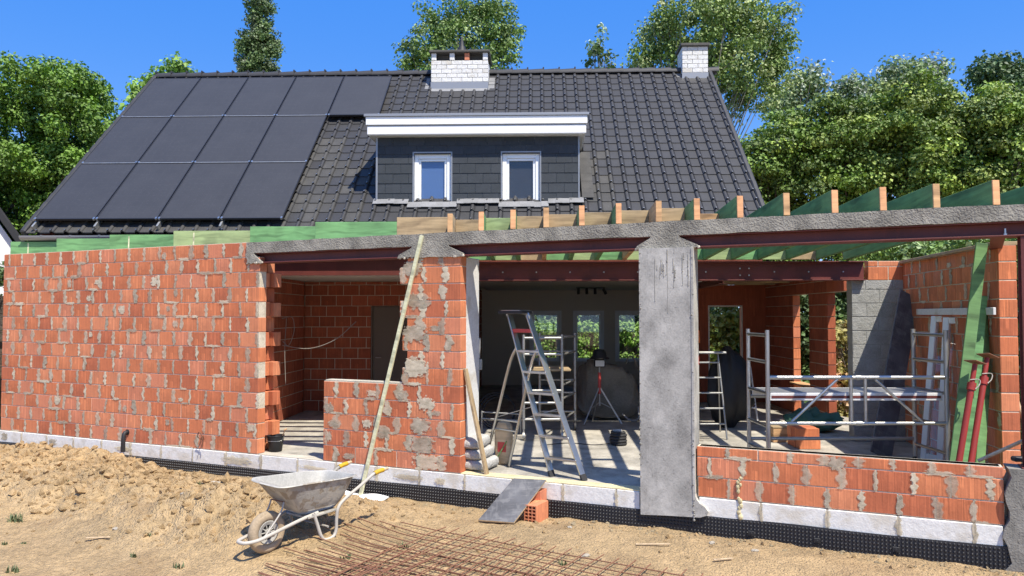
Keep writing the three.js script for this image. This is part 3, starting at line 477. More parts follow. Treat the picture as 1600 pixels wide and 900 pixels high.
{ // roof: deck, tiles, ridge, verge, gutter
  const roof = mk('roof', (() => { const e = extrude([[EZ - .05, EY - .12], [RZ, RY - .09], [-8.3, EY - .12], [-8.3, EY - .2], [RZ, RY - .2], [EZ - .05, EY - .2]].map(p => [-p[0], p[1]]), XR - XL - .1); e.rotateY(Math.PI / 2); e.translate(XL + .05, 0, 0); return e; })(), M.deck, house);
  const tw = .232, th = .27, cols = Math.floor((XR - XL) / tw), rowsN = 21;
  // one tile: flat pan with a round roll on its right side, tilted over the course below
  const prof = []; { const N = 7; prof.push([0, .0], [.012, .008], [.02, 0], [tw * .70, 0]); for (let i = 0; i <= N; i++) { const a = Math.PI * (1 - i / N); prof.push([tw * .70 + .034 + .034 * Math.cos(a) + (i ? .0 : .0), .033 * Math.sin(a)]); } prof.push([tw + .012, .002]); }
  function tileGeo() {
    const pos = [], L = th + .05, T = .018, f = (p, s) => [p[0], s === 0 ? p[1] + .015 : p[1], s === 0 ? 0 : -L];   // s=0 lower end
    for (let i = 0; i < prof.length - 1; i++) {
      const a = f(prof[i], 0), b = f(prof[i + 1], 0), c = f(prof[i + 1], 1), d = f(prof[i], 1); pos.push(...a, ...b, ...c, ...a, ...c, ...d);
      const a2 = [a[0], a[1] - T - .004, 0], b2 = [b[0], b[1] - T - .004, 0]; pos.push(...a2, ...b2, ...b, ...a2, ...b, ...a);
    }
    // small clip knob at the foot of the roll
    const k = new THREE.BoxGeometry(.03, .016, .02).toNonIndexed(); k.translate(tw * .70 + .034, .056, -.018); pos.push(...k.attributes.position.array);
    const g = new THREE.BufferGeometry(); g.setAttribute('position', new THREE.Float32BufferAttribute(pos, 3)); g.computeVertexNormals(); return uvm(g, rnd() * 2, rnd() * 2);
  }
  const variants = [0, 1, 2, 3].map(tileGeo), place = (x, d) => new THREE.Matrix4().makeTranslation(x, EY + Math.sin(SA) * d, EZ - Math.cos(SA) * d).multiply(new THREE.Matrix4().makeRotationX(SA));
  const spots = [];
  for (let r = 0; r < rowsN; r++) for (let c = 0; c < cols; c++) {
    const x = XL + c * tw, d = r * th, z = EZ - Math.cos(SA) * d, y = EY + Math.sin(SA) * d, cx = x + tw / 2;
    if (cx > -2.3 && cx < 1.16 && z < -.62 && y < 5.55) continue;            // under the dormer
    if (cx > -1.85 && cx < -.57 && y > 6.72) continue; if (cx > 3.40 && cx < 4.0 && y > 6.98) continue;   // chimneys
        const hidden = (cx < -3.8 && r > 1) || (cx < -2.8 && d > 3.75);            // under the panels
    spots.push({ x, d, r, c, hidden, w: hidden ? 99 : d + Math.abs(cx - 1.5) * .0 });
  }
  const vis = spots.filter(s => !s.hidden).sort((a, b) => a.w - b.w), near = new Set(vis.slice(0, 300)), rest = [[], [], [], []];
  for (const s of spots) {
    const v = Math.floor(rnd() * 4), old = (s.x < -3.4 && s.r < 14 && s.r > 0 && s.x > -3.9 && rnd() < .8) || (s.r === 0 && rnd() < .6) || (s.r < 9 && s.x < -2.4 && rnd() < .3) || (s.x > 1.1 && s.x < 1.5 && s.r < 9 && rnd() < .5), mt = old ? M.tileOld[v % 2] : M.tiles[v], m4 = place(s.x, s.d);
    m4.multiply(new THREE.Matrix4().makeRotationZ(rr(-.012, .012)));
    if (near.has(s)) { const t = mk('roof_tile', variants[v], mt, roof); m4.decompose(t.position, t.quaternion, t.scale); } else { const g = variants[v].clone(); g.applyMatrix4(m4); rest[old ? 0 : v].push(g); }
  }
  rest.forEach((l, i) => { if (l.length) mk('roof_tiles', merge(l), i ? M.tiles[i] : M.tiles[3], roof).userData.kind = 'stuff'; });
  { const hk = []; for (const s of spots) if (!s.hidden) { const q = new THREE.BoxGeometry(.016, .012, .014); q.translate(tw * .70 + .034, .066, -.004); q.applyMatrix4(place(s.x, s.d)); hk.push(uvm(q)); } mk('tile_dots', merge(hk), M.alu, roof).userData.kind = 'stuff'; }  // small bright metal box at the foot of each visible tile
  // ridge caps
  for (let x = XL - .02, k = 0; x < XR; x += .335, k++) { const g = new THREE.CylinderGeometry(.105, .125, .35, 10, 1, true, 0, Math.PI); g.rotateZ(Math.PI / 2); g.rotateX(k * 0); const c = mk('ridge_cap', uvm(g), M.tiles[k % 4], roof); c.position.set(x + .17, RY - .03, RZ); c.rotation.x = Math.PI / 2 * -1 + Math.PI / 2; const b = mk('ridge_clip', cbox(.03, .05, .16, .006), M.tiles[1], roof); b.position.set(x, RY + .085, RZ); }
  // verge tiles down both gables
  for (const x of [XL - .06, XR - .02]) { const l = []; for (let r = 0; r < 21; r++) { const q = cbox(.09, .13, th + .02, .02, rnd(), rnd()); q.rotateX(.05); const m4 = place(x + .02, r * th + th / 2); q.applyMatrix4(new THREE.Matrix4().copy(m4).multiply(new THREE.Matrix4().makeTranslation(0, .0, 0))); const v = mk('verge_tile', q, M.tiles[r % 4], roof); } }
  const gu = mk('gutter', (() => { const p = [], N = 8; for (let i = 0; i <= N; i++) { const a = Math.PI + Math.PI * i / N; p.push([.065 * Math.cos(a), .075 * Math.sin(a)]); } for (let i = N; i >= 0; i--) { const a = Math.PI + Math.PI * i / N; p.push([.058 * Math.cos(a), .068 * Math.sin(a)]); } const e = extrude(p, XR - XL + .1); e.rotateY(Math.PI / 2); e.translate(XL - .05, EY - .045, EZ + .03); return e; })(), M.zinc, house);
  mk('gutter_fascia', bx(XL, XR, EY - .3, EY - .06, EZ - .1, EZ - .05), M.black, house);
  for (let x = XL + .3; x < XR; x += .47) mk('gutter_bracket', bx(x, x + .025, EY - .052, EY - .04, EZ - .04, EZ + .1, .002), M.zinc, gu);
}
{ // dormer
  const x0 = -2.26, x1 = 1.08, z = -.50, y0 = 3.95, y1 = 5.12, back = -2.7;
  const d = mk('dormer', merge([bx(x0 + .03, x1 - .03, y0, y1, back, z - .08, .002)]), M.black, house);
  // walls leave window recesses: the box above is set behind the slates
  const win = [[-1.66, -1.02], [-.19, .455]], wy0 = 3.97, wy1 = 4.86;
  const segs = [[x0, win[0][0]], [win[0][1], win[1][0]], [win[1][1], x1]];
  mk('dormer_board', merge([...segs.map(([a, b]) => bx(a, b, y0, y1, z - .079, z - .014, .001)), ...win.map(([a, b]) => bx(a, b, wy1, y1, z - .079, z - .014, .001))]), M.zinc, d);
  const rowsY = [4.04, 4.205, 4.37, 4.535, 4.70, 4.855, 5.0];
  rowsY.forEach((y, r) => {
    const ss = r < 5 ? segs : [[x0, x1]];
    for (const [a, b] of ss) { let x = a - (r % 2) * .13; while (x < b - .01) { const p = Math.max(a + .006, x), q = Math.min(b - .006, x + .258); x += .262; if (q - p < .03) continue; const h = Math.min(.195, y1 - y + .02); const s = mk('slate', cbox(q - p, h, .007, .002, rnd(), rnd()), pick(M.slates), d); s.position.set((p + q) / 2, y + h / 2 - .025, z - .002 + rr(-.001, .001)); s.rotation.x = -.045; } }
  });
  // corner trims and window trims
  mk('corner_trim', merge([bx(x0 - .028, x0 + .004, y0 + .03, y1, z - .1, z + .008), bx(x1 - .004, x1 + .022, y0 + .03, y1, z - .1, z + .008)]), M.zinc, d);
  // cheeks
  mk('cheek', merge([bx(x0 - .02, x0 + .028, y0 - .05, y1, back, z - .11), bx(x1 - .028, x1 + .02, y0 - .05, y1, back, z - .11)]), M.slates[0], d);
  win.forEach(([a, b], i) => {
    const f = mk('window_frame', merge([bx(a + .012, a + .085, wy0 - .03, wy1 - .02, z - .075, z - .03, .006), bx(b - .085, b - .012, wy0 - .03, wy1 - .02, z - .075, z - .03, .006), bx(a + .085, b - .085, wy1 - .10, wy1 - .02, z - .075, z - .03, .006), bx(a + .085, b - .085, wy0 - .03, wy0 + .05, z - .075, z - .03, .006)]), M.pvc, d);
    mk('window_sash', merge([bx(a + .087, a + .125, wy0 + .052, wy1 - .102, z - .074, z - .045, .004), bx(b - .125, b - .087, wy0 + .052, wy1 - .102, z - .074, z - .045, .004), bx(a + .125, b - .125, wy1 - .14, wy1 - .102, z - .074, z - .045, .004), bx(a + .125, b - .125, wy0 + .052, wy0 + .088, z - .074, z - .045, .004)]), M.pvc, d);
    mk('window_glass', bx(a + .125, b - .125, wy0 + .088, wy1 - .14, z - .066, z - .062, .0005), M.glass, d);
    if (i === 0) { const bl = mk('blind', bx(a + .126, b - .126, wy0 + .09, wy1 - .142, z - .0775, z - .0755, .0004), M.blind, d); tag(bl, 'closed blue blind behind the glass'); }
    mk('window_trim', merge([bx(a - .012, a + .01, wy0 - .02, wy1 + .012, z - .08, z + .012, .002), bx(b - .01, b + .012, wy0 - .02, wy1 + .012, z - .08, z + .012, .002), bx(a + .01, b - .01, wy1 - .012, wy1 + .012, z - .08, z + .012, .002)]), M.zinc, d);
  });
  // flat roof with two stepped white fascia boards
  const fr = mk('dormer_roof', bx(x0 - .19, x1 + .17, y1 + .30, y1 + .345, back - .3, z + .21, .004), M.zinc, d);
  mk('soffit', bx(x0 - .12, x1 + .1, y1, y1 + .03, back, z + .16, .003), M.white, d);
  mk('fascia', merge([bx(x0 - .16, x1 + .14, y1 + .165, y1 + .298, back, z + .19, .005)]), M.white, d);
  mk('fascia', merge([bx(x0 - .14, x1 + .12, y1 + .01, y1 + .145, back + .01, z + .172, .005)]), M.white, d);
  mk('fascia_groove', bx(x0 - .13, x1 + .11, y1 + .145, y1 + .166, back + .02, z + .16, .002), M.zinc, d);
  // lead skirt over the tiles
  const ld = []; for (let x = x0 - .05; x < x1 + .05; x += .116) { const u = [win[0], win[1]].some(([a, b]) => x > a - .14 && x < b + .08) ? -.1 : 0; const q = cbox(.125, .012, .17, .005, rnd(), rnd()); q.rotateX(SA * .9); q.translate(x + .05, y0 + .095 + u * .7 + rr(-.006, .006), z + .045 - u * .55); ld.push(q); }
  mk('lead_skirt', merge(ld), M.lead, d);
  const rf = []; for (let k = 0; k < 6; k++) { const q = cbox(.2, .012, .26, .006, rnd(), rnd()); const dd = .95 + k * .24; q.applyMatrix4(new THREE.Matrix4().makeTranslation(x1 + .16, EY + Math.sin(SA) * dd + .07, EZ - Math.cos(SA) * dd).multiply(new THREE.Matrix4().makeRotationX(SA))); rf.push(q); } for (const q of rf) mk('lead_flashing', q, M.tileOld[0], d);
}
{ // chimneys
  const chim = (xa, xb, za, zb, yb, yt, rowsN, capH, vents) => {
    const g = mk('chimney', bx(xa + .02, xb - .02, yb - .4, yt - (vents ? .158 : .004), zb + .02, za - .012, .004), M.paintMortar, house); if (vents) mk('flue', bx(xa + .12, xb - .12, yt - .157, yt - .002, zb + .14, za - .16, .004), M.soot, g); const bh = (yt - (vents ? .16 : .0) - yb) / rowsN, L = .205;
    for (let r = 0; r < rowsN; r++) for (const side of [0, 1, 2]) { // front, left, right
      const len = side ? za - zb : xb - xa; let x = -(r % 2) * L * .5; while (x < len - .02) { const p = Math.max(0, x), q = Math.min(len, x + L); x += L + .01; if (q - p < .03) continue; const b = mk('brick', cbox(q - p, bh - .009, .03, .004, rnd(), rnd()), pick(M.brickWhite), g); const m = (p + q) / 2, y = yb + (r + .5) * bh; if (!side) b.position.set(xa + m, y, za - .015 + rr(-.002, .002)); else { b.rotation.y = Math.PI / 2; b.position.set(side === 1 ? xa + .014 : xb - .014, y, za - .001 - m); } }
    }
    if (vents) { for (const fx of [0, .355, .645, 1]) { const x = xa + .055 + fx * (xb - xa - .11), b = mk('brick', cbox(.1, .15, .1, .006, rnd(), rnd()), fx === .645 ? M.bricks[4] : M.brickWhite[0], g); b.position.set(x, yt - .078, za - .05); const c = mk('brick', cbox(.1, .15, .1, .006, rnd(), rnd()), M.brickWhite[1], g); c.position.set(x, yt - .078, zb + .07); } }
    mk('cap_slab', bx(xa - .04, xb + .04, yt, yt + capH, zb - .04, za + .05, .01), M.soot, g);
    mk('lead_apron', merge([bx(xa - .01, xb + .01, yb - .16, yb - .004, za - .02, za + .008, .003)]), M.zinc, g);
    const l = []; const sk = (x0, x1, y, z) => { const q = cbox(x1 - x0, .014, .12, .005, rnd(), rnd()); q.rotateX(SA); q.translate((x0 + x1) / 2, y, z); l.push(q); }; sk(xa - .04, xb + .04, yb - .185, za + .05);
    for (const x of [xa - .07, xb + .07]) for (let k = 0; k < 3; k++) { const q = cbox(.13, .014, .15, .005); q.rotateX(SA); q.translate(x, yb - .1 + k * .115, za - .04 - k * .125); l.push(q); } mk('lead_skirt', merge(l), M.lead, g);
    return g;
  };
  const g = chim(-1.80, -.62, -3.58, -4.45, 6.99, 7.60, 5, .05, true); g.userData.label = 'broad white painted brick chimney with vent gaps and a cowl';
  const cw = new THREE.LatheGeometry([[.0, .42], [.02, .42], [.03, .34], [.045, .31], [.05, .24], [.085, .17], [.10, .1], [.115, .085], [.14, .02], [.14, 0], [0, 0]].reverse().map(p => new THREE.Vector2(p[0], p[1])), 18); cw.translate(-1.2, 7.648, -3.95); mk('cowl', uvm(cw), M.black, g);
  const h = chim(3.44, 3.97, -3.87, -4.42, 7.23, 7.78, 6, .06, false); h.userData.label = 'narrow white painted brick chimney near the right end of the ridge';
}
// solar panels on the left of the roof
{
  const ph = 1.70, gap = .02, lift = .13, rows3 = [[.19, 4, -7.72], [.19 + ph + gap, 4, -7.72], [.19 + 2 * (ph + gap), 5, -7.72]], pw = .998;
  const ro = ['bottom', 'middle', 'top'], co = ['first', 'second', 'third', 'fourth', 'fifth'];
  rows3.forEach(([d, n, x0], r) => { for (let c = 0; c < n; c++) {
    const o = thing('solar_panel', `black solar panel, ${co[c]} from the gable edge in the ${ro[r]} row on the roof`, 'solar panel', V(0, 0, 0), 0, 'solar panels on the tiled roof');
    const m = new THREE.Matrix4().makeRotationY(-HA).setPosition(hs(0, 0, 0)).multiply(new THREE.Matrix4().makeTranslation(x0 + c * (pw + gap), EY + Math.sin(SA) * d + Math.cos(SA) * lift, EZ - Math.cos(SA) * d + Math.sin(SA) * lift)).multiply(new THREE.Matrix4().makeRotationX(SA)); m.decompose(o.position, o.quaternion, o.scale);
    const hh = ph;
    mk('frame', merge([bx(0, pw, -.02, .018, -.018, 0, .002), bx(0, pw, -.02, .018, -hh, -hh + .018, .002), bx(0, .014, -.02, .018, -hh + .018, -.018, .002), bx(pw - .014, pw, -.02, .018, -hh + .018, -.018, .002)]), M.pvFrame, o);
    mk('cell_glass', bx(.014, pw - .014, -.004, .012, -hh + .018, -.018, .001), M.pv, o);
    for (const x of [0, pw - .03]) mk('clamp', bx(x, x + .03, -.01, .026, -.035, .012, .002), M.alu, o);
    if (r < 2) mk('lower_rail', bx(.02, pw - .02, .019, .023, -hh - .015, -hh + .001, .001), M.aluDull, o);
    if (!r) mk('rail', bx(.0, .03, -.11, -.03, -ph * .9, .14, .002), M.aluDull, o);
  } });
}
// ---------------------------------------------------------------- rooms behind
{
  const g = thing('partition_wall', 'shade-tinted brick partition wall running back beside the step ladder', 'brick wall', hs(-1.04, 0, -.12), -HA + Math.PI / 2);
  brickWall(g, { y0: FLOOR, rows: 13, segs: r => [[0, 7.6]], t: .14, mats: M.brickShade, topCut: 2.79 });
  const b = thing('brick_wall', 'shade-tinted brick wall at the back of the left hand room', 'brick wall', hs(-4.05, 0, -2.4), -HA);
  brickWall(b, { y0: FLOOR, rows: 13, segs: r => r < 10 ? [[0, 1.28], [2.16, 2.86]] : [[0, 2.86]], t: .14, mats: M.brickShade, topCut: 2.79 });
  const s = thing('brick_wall', 'shade-tinted brick side wall of the left hand room', 'brick wall', hs(-4.02, 0, .3), -HA + Math.PI / 2);
  brickWall(s, { y0: FLOOR, rows: 13, segs: r => [[-1.0, 2.6]], t: .14, mats: M.brickShade, topCut: 2.79 });
  const dr = thing('interior_door', 'plain dark door in the brick wall of the left hand room', 'door', hs(-2.765, 0, -2.4), -HA); mk('door_leaf', bx(.03, .85, FLOOR + .01, 2.32, -.08, -.04), M.doorDark, dr); mk('door_frame', merge([bx(0, .03, FLOOR, 2.33, -.13, .01), bx(.85, .88, FLOOR, 2.33, -.13, .01), bx(0.03, .85, 2.32, 2.328, -.13, .01)]), M.doorDark, dr); mk('handle', merge([rod(V(.1, 1.35, -.04), V(.1, 1.35, .02), .01), rod(V(.1, 1.35, .02), V(.2, 1.35, .02), .01)]), M.aluDull, dr);
  const cb = thing('loose_cable', 'loose thin cable hanging in a curve on the wall of the left room', 'cable', hs(-3.7, 0, -.6), -HA); mk('cable', merge([pipe([V(-.18, 2.1, 0), V(.0, 2.12, .02), V(.04, 1.9, .03), V(-.05, 1.65, .02), V(-.16, 1.72, 0)], .006, 30, 5), pipe([V(-.16, 1.65, 0), V(.3, 1.6, .05), V(.75, 1.75, .1), V(1.1, 2.05, .1)], .006, 30, 5), pipe([V(-.1, 2.1, 0), V(-.12, 1.6, .01), V(-.1, 1.0, .01)], .006, 20, 5)]), M.cableGrey, cb);
  const bk = thing('mortar_bucket', 'dark mortar bucket in the doorway beside the toothed wall end', 'bucket', at(431, 664, 10.4).setY(FLOOR), 0); const bg = new THREE.LatheGeometry([[0, 0], [.11, 0], [.145, .27], [.155, .275], [.155, .285], [.14, .28], [.107, .01], [0, .008]].map(p => new THREE.Vector2(p[0], p[1])), 20); bk.scale.setScalar(.75); mk('tub', uvm(bg), M.black, bk); mk('bail_handle', pipe([V(-.15, .27, 0), V(-.12, .2, .12), V(.12, .2, .12), V(.15, .27, 0)], .004, 20, 5), M.alu, bk); mk('trowel', merge([rod(V(.1, .2, 0), V(.17, .38, .02), .008, .01), cbox(.03, .02, .1, .004).translate(.18, .39, .02)]), M.pine, bk);
  // annex to the right behind the steel beam
  const an = thing('annex', 'shade-tinted brick annex with narrow openings behind the scaffold', 'annex', hs(0, 0, 0), -HA);
  const side = new THREE.Group(); side.name = 'side_wall'; side.position.set(5.2, 0, -.2); an.add(side); // local x runs toward the camera
  side.rotation.y = -Math.PI / 2; // x axis points to +z
  const zB = -.78, zA0 = -1.62, zA1 = -2.50;
  brickWall(side, { y0: FLOOR, rows: 13, segs: r => (r < 11 ? [[zB - .84 + .2, zB + .2].map(v => v), [-4.0, zA1 + .2]] : [[-4.0, .15]]), t: .14, mats: M.brickShade, topCut: 2.79 });
  for (const [zz, nm] of [[zB, 0], [zA1, 1]]) for (let r = 0; r < 11; r++) { const b2 = mk('jamb_brick', cbox(.13, .186, .02, .003, rnd(), rnd()), nm ? pick(M.bricks) : M.brickShade[r % 3], an); b2.position.set(5.272, FLOOR + .1 + r * CH, zz + .012); }  // light painted by colour: one jamb bright brick, the dimmer in shade tones
  const dz = -4.2; mk('rear_wall', merge([bx(3.63, 4.0, FLOOR, 2.79, dz - .14, dz, .002), bx(4.72, 5.34, FLOOR, 2.79, dz - .14, dz, .002), bx(4.0, 4.72, 2.36, 2.79, dz - .14, dz, .002)]), M.brickShade[1], an);
  mk('door_frame', merge([bx(4.0, 4.03, FLOOR, 2.36, dz - .12, dz + .01), bx(4.69, 4.72, FLOOR, 2.36, dz - .12, dz + .01), bx(4.03, 4.69, 2.33, 2.36, dz - .12, dz + .01)]), M.paint, an);
  mk('roof', bx(3.95, 5.5, 2.80, 2.94, -4.4, -.18, .003), M.ceil, an); mk('roof_joist_lines', merge([0, 1, 2, 3].map(i => bx(3.95, 5.18, 2.765, 2.798, -.8 - i * .9, -.76 - i * .9))), M.pineGrey, an);
  mk('sill', bx(5.12, 5.36, FLOOR + .55, FLOOR + .58, zA1 + .03, zA0, .003), M.pine, an);
}
// ---------------------------------------------------------------- loose things on the site
{ // leaning batten
  const a = at(577, 773, 9.33), b = at(661, 378, 8.93); a.y = gh(a.x, -a.z) - .01;
  const f = fac(sOf(661), 3.10, .035), o = thing('leaning_batten', 'long pale greenish batten leaning against the brick pier', 'batten', V(a.x, 0, a.z)); const fo = fac(sOf(577), a.y, .17); o.position.set(fo.x, 0, fo.z);
  mk('batten', bar(V(0, a.y, 0), f.clone().sub(o.position), .045, .03, V(-ST, 0, CT)), M.batten, o);
  const w = thing('foam_sheet', 'thin white sheet offcut on the soil at the foot of the batten', 'sheet', fac(sOf(586), .0, .24), -TH); w.position.y = gh(w.position.x, -w.position.z) + .015; const g = uvm(new THREE.PlaneGeometry(.62, .2, 16, 5)); const p = g.attributes.position; for (let i = 0; i < p.count; i++) p.setZ(i, .012 * Math.sin(p.getX(i) * 13) + .02 * Math.abs(p.getX(i))); g.rotateX(-Math.PI / 2 + .12); g.computeVertexNormals(); const g2 = g.clone().translate(0, -.008, 0); mk('sheet', merge([g, g2]), M.white, w);
}
{ // wheelbarrow
  const ax = V(.60, 0, -.80).normalize(), o = thing('wheelbarrow', 'dirty galvanised wheelbarrow with yellow grips standing on the soil', 'wheelbarrow', V(-2.17, 0, -6.88), Math.atan2(-ax.z, ax.x) * 1); { const gw = gh(-2.17, 6.88), gl = Math.max(gh(-1.7, 7.2), gh(-1.95, 7.4)); o.position.y = gw - .006; o.rotation.order = 'YXZ'; o.rotation.z = .35 * Math.atan2(gl - gw, .54); } o.scale.setScalar(.94);
  // local x runs from the wheel to the grips
  const P = (x, y, z) => V(x, y, z);
  { // tub
    const ring = (y0, xa, xb, wa, wb, tilt, n = 40) => { const r = []; for (let i = 0; i < n; i++) { const t = i / n * 2 * Math.PI, c = Math.cos(t), s = Math.sin(t), e = .38, cx = Math.sign(c) * Math.pow(Math.abs(c), e), sz = Math.sign(s) * Math.pow(Math.abs(s), e), x = (xa + xb) / 2 + (xb - xa) / 2 * cx, k = (x - xa) / (xb - xa), w = wa + (wb - wa) * k; r.push([x, y0 + tilt * (1 - k) + .012 * Math.sin(t * 2), w / 2 * sz]); } return r; };
    const outer = [ring(.285, .30, .72, .26, .36, .02), ring(.33, .235, .77, .33, .42, .025), ring(.45, .12, .84, .44, .53, .05), ring(.565, .0, .905, .50, .60, .085), ring(.575, -.03, .925, .53, .63, .09), ring(.565, -.038, .932, .54, .645, .088)], inner = [ring(.572, .008, .897, .485, .585, .085), ring(.45, .128, .832, .425, .515, .05), ring(.335, .245, .76, .31, .405, .025), ring(.30, .31, .71, .24, .34, .02)];
    const shell = (rings, cap) => { const n = rings[0].length, pos = [], idx = []; rings.forEach(r => r.forEach(p => pos.push(...p))); for (let k = 0; k < rings.length - 1; k++) for (let i = 0; i < n; i++) { const a = k * n + i, b = k * n + (i + 1) % n; idx.push(a, b, a + n, b, b + n, a + n); } if (cap !== undefined) { const r = rings[cap], c = pos.length / 3; pos.push(.5, r[0][1], 0); for (let i = 0; i < n; i++) idx.push(c, cap * n + i, cap * n + (i + 1) % n); } const g = new THREE.BufferGeometry(); g.setAttribute('position', new THREE.Float32BufferAttribute(pos, 3)); g.setIndex(idx); g.computeVertexNormals(); return uvm(g); };
    const tub = mk('tub', shell(outer, 0), M.galv, o); mk('tub_inside', shell([outer[4], ...inner], 4), M.rimGrey, tub);
  }
  { // wheel
    const w = new THREE.Group(); w.name = 'wheel'; w.position.set(0, .195, 0); o.add(w);
    const t = new THREE.TorusGeometry(.147, .05, 14, 36); t.scale(1, 1, .95); mk('tyre', uvm(t), M.tyre, w);
    const rim = new THREE.LatheGeometry([[.07, .02], [.1, .03], [.112, .035], [.112, -.035], [.1, -.03], [.07, -.02]].map(p => new THREE.Vector2(p[0], p[1])), 28); rim.rotateX(Math.PI / 2); const l = [flat(rim)]; for (let i = 0; i < 18; i++) { const a = i / 18 * 2 * Math.PI; l.push(rod(V(.025 * Math.cos(a), .025 * Math.sin(a), .016 * (i % 2 ? 1 : -1)), V(.1 * Math.cos(a), .1 * Math.sin(a), .012 * (i % 2 ? 1 : -1)), .006, .006, 5)); } mk('rim', merge(l), M.rimGrey, w); mk('hub', merge([rod(V(0, 0, -.075), V(0, 0, .075), .014, .014, 10), rod(V(0, 0, -.03), V(0, 0, .03), .03, .03, 14)]), M.rimGrey, w);
    const sp = new THREE.CylinderGeometry(.1, .1, .012, 24); sp.rotateX(Math.PI / 2); mk('wheel_disc', uvm(sp), M.rubber, w);
  }
  const paintTube = M.tubeDirty; // dried plaster covers the tubes
  mk('nose_frame', merge([pipe([P(.47, .29, .17), P(.25, .26, .155), P(.0, .2, .11), P(-.16, .175, .1), P(-.26, .17, .06), P(-.28, .17, 0), P(-.26, .17, -.06), P(-.16, .175, -.1), P(.0, .2, -.11), P(.25, .26, -.155), P(.47, .29, -.17)], .018, 70, 8)]), paintTube, o);
  for (const s of [1, -1]) {
    mk('leg_tube', merge([pipe([P(.40, .30, .19 * s), P(.43, .2, .2 * s), P(.46, .08, .215 * s), P(.50, .025, .22 * s), P(.56, .018, .223 * s), P(.615, .035, .226 * s), P(.64, .09, .23 * s), P(.645, .2, .235 * s), P(.66, .30, .245 * s), P(.74, .37, .25 * s), P(.95, .47, .265 * s), P(1.1, .545, .275 * s), P(1.16, .56, .28 * s)], .017, 90, 8)]), s > 0 ? paintTube : M.galv, o);
    mk('grip', merge([pipe([P(1.12, .552, .277 * s), P(1.17, .562, .28 * s), P(1.24, .568, .284 * s)], .024, 12, 10)]), M.yellow, o); mk('grip_end', rod(P(1.24, .568, .284 * s), P(1.30, .573, .287 * s), .02, .016, 10), M.stick, o);
    mk('brace', merge([pipe([P(-.1, .18, .1 * s), P(.08, .36, .1 * s), P(.13, .46, .1 * s)], .008, 16, 6)]), paintTube, o);
    mk('axle_plate', bx(-.02, .02, .165, .225, (.095 * s) - .004, (.095 * s) + .004, .002), M.galv, o);
  }
  mk('brace_cross', rod(P(.13, .46, -.1), P(.13, .46, .1), .007), M.rust, o); mk('leg_cross_bar', rod(P(.55, .14, -.22), P(.55, .14, .22), .011), M.galv, o);
  mk('undertray', bx(.33, .69, .262, .284, -.2, .2, .004), M.galv, o);
}
{ // reinforcement mesh sheets lying on the soil
  const d1 = V(.865, 0, .50), d2 = V(.50, 0, -.865);
  const sheet = (label, p0, n1, n2, ext, lift, L1, L2, sp, turn) => {
    const g = thing('steel_mesh', label, 'reinforcing mesh', V(p0[0], 0, -p0[1]), turn, 'reinforcing mesh sheets on the soil'); const e1 = d1, e2 = d2;
    const bend = (a, b, off) => { const pts = [], N = 7; for (let i = 0; i <= N; i++) { const q = V(0, 0, 0).lerpVectors(a, b, i / N), w = q.clone().applyAxisAngle(V(0, 1, 0), turn).add(g.position); q.y = Math.max(gh(w.x, -w.z) + .006, .0) + off + .004 * Math.sin(i * 2.1 + a.x * 7); pts.push(q); } return pts; };
    for (let i = 0; i < n1; i++) { const a = e2.clone().multiplyScalar(-i * sp).addScaledVector(e1, -ext * (.55 + .6 * rnd())), b = e2.clone().multiplyScalar(-i * sp + rr(-.006, .006)).addScaledVector(e1, L1); mk('bar', pipe(bend(a, b, lift), .0052, 14, 5), M.rust, g); }
    for (let i = 0; i < n2; i++) { const a = e1.clone().multiplyScalar(i * sp + .02).addScaledVector(e2, .12 + rr(-.03, .05)), b = e1.clone().multiplyScalar(i * sp + .02 + rr(-.008, .008)).addScaledVector(e2, -L2); mk('bar', pipe(bend(a, b, lift + .0105), .0052, 14, 5), M.rust, g); }
  };
  sheet('topmost rusty reinforcing mesh sheet lying on the soil', [-.72, 7.52], 13, 20, .75, .030, 3.0, 2.0, .15, 0);
  sheet('rusty reinforcing mesh sheet under the topmost one, shifted toward the wheelbarrow', [-1.1, 7.02], 11, 18, .65, .008, 2.9, 1.6, .15, .05);
  sheet('lowest rusty reinforcing mesh sheet reaching nearest the wheelbarrow wheel', [-1.4, 6.6], 7, 12, .5, .019, 2.4, 1.0, .10, -.04);
}
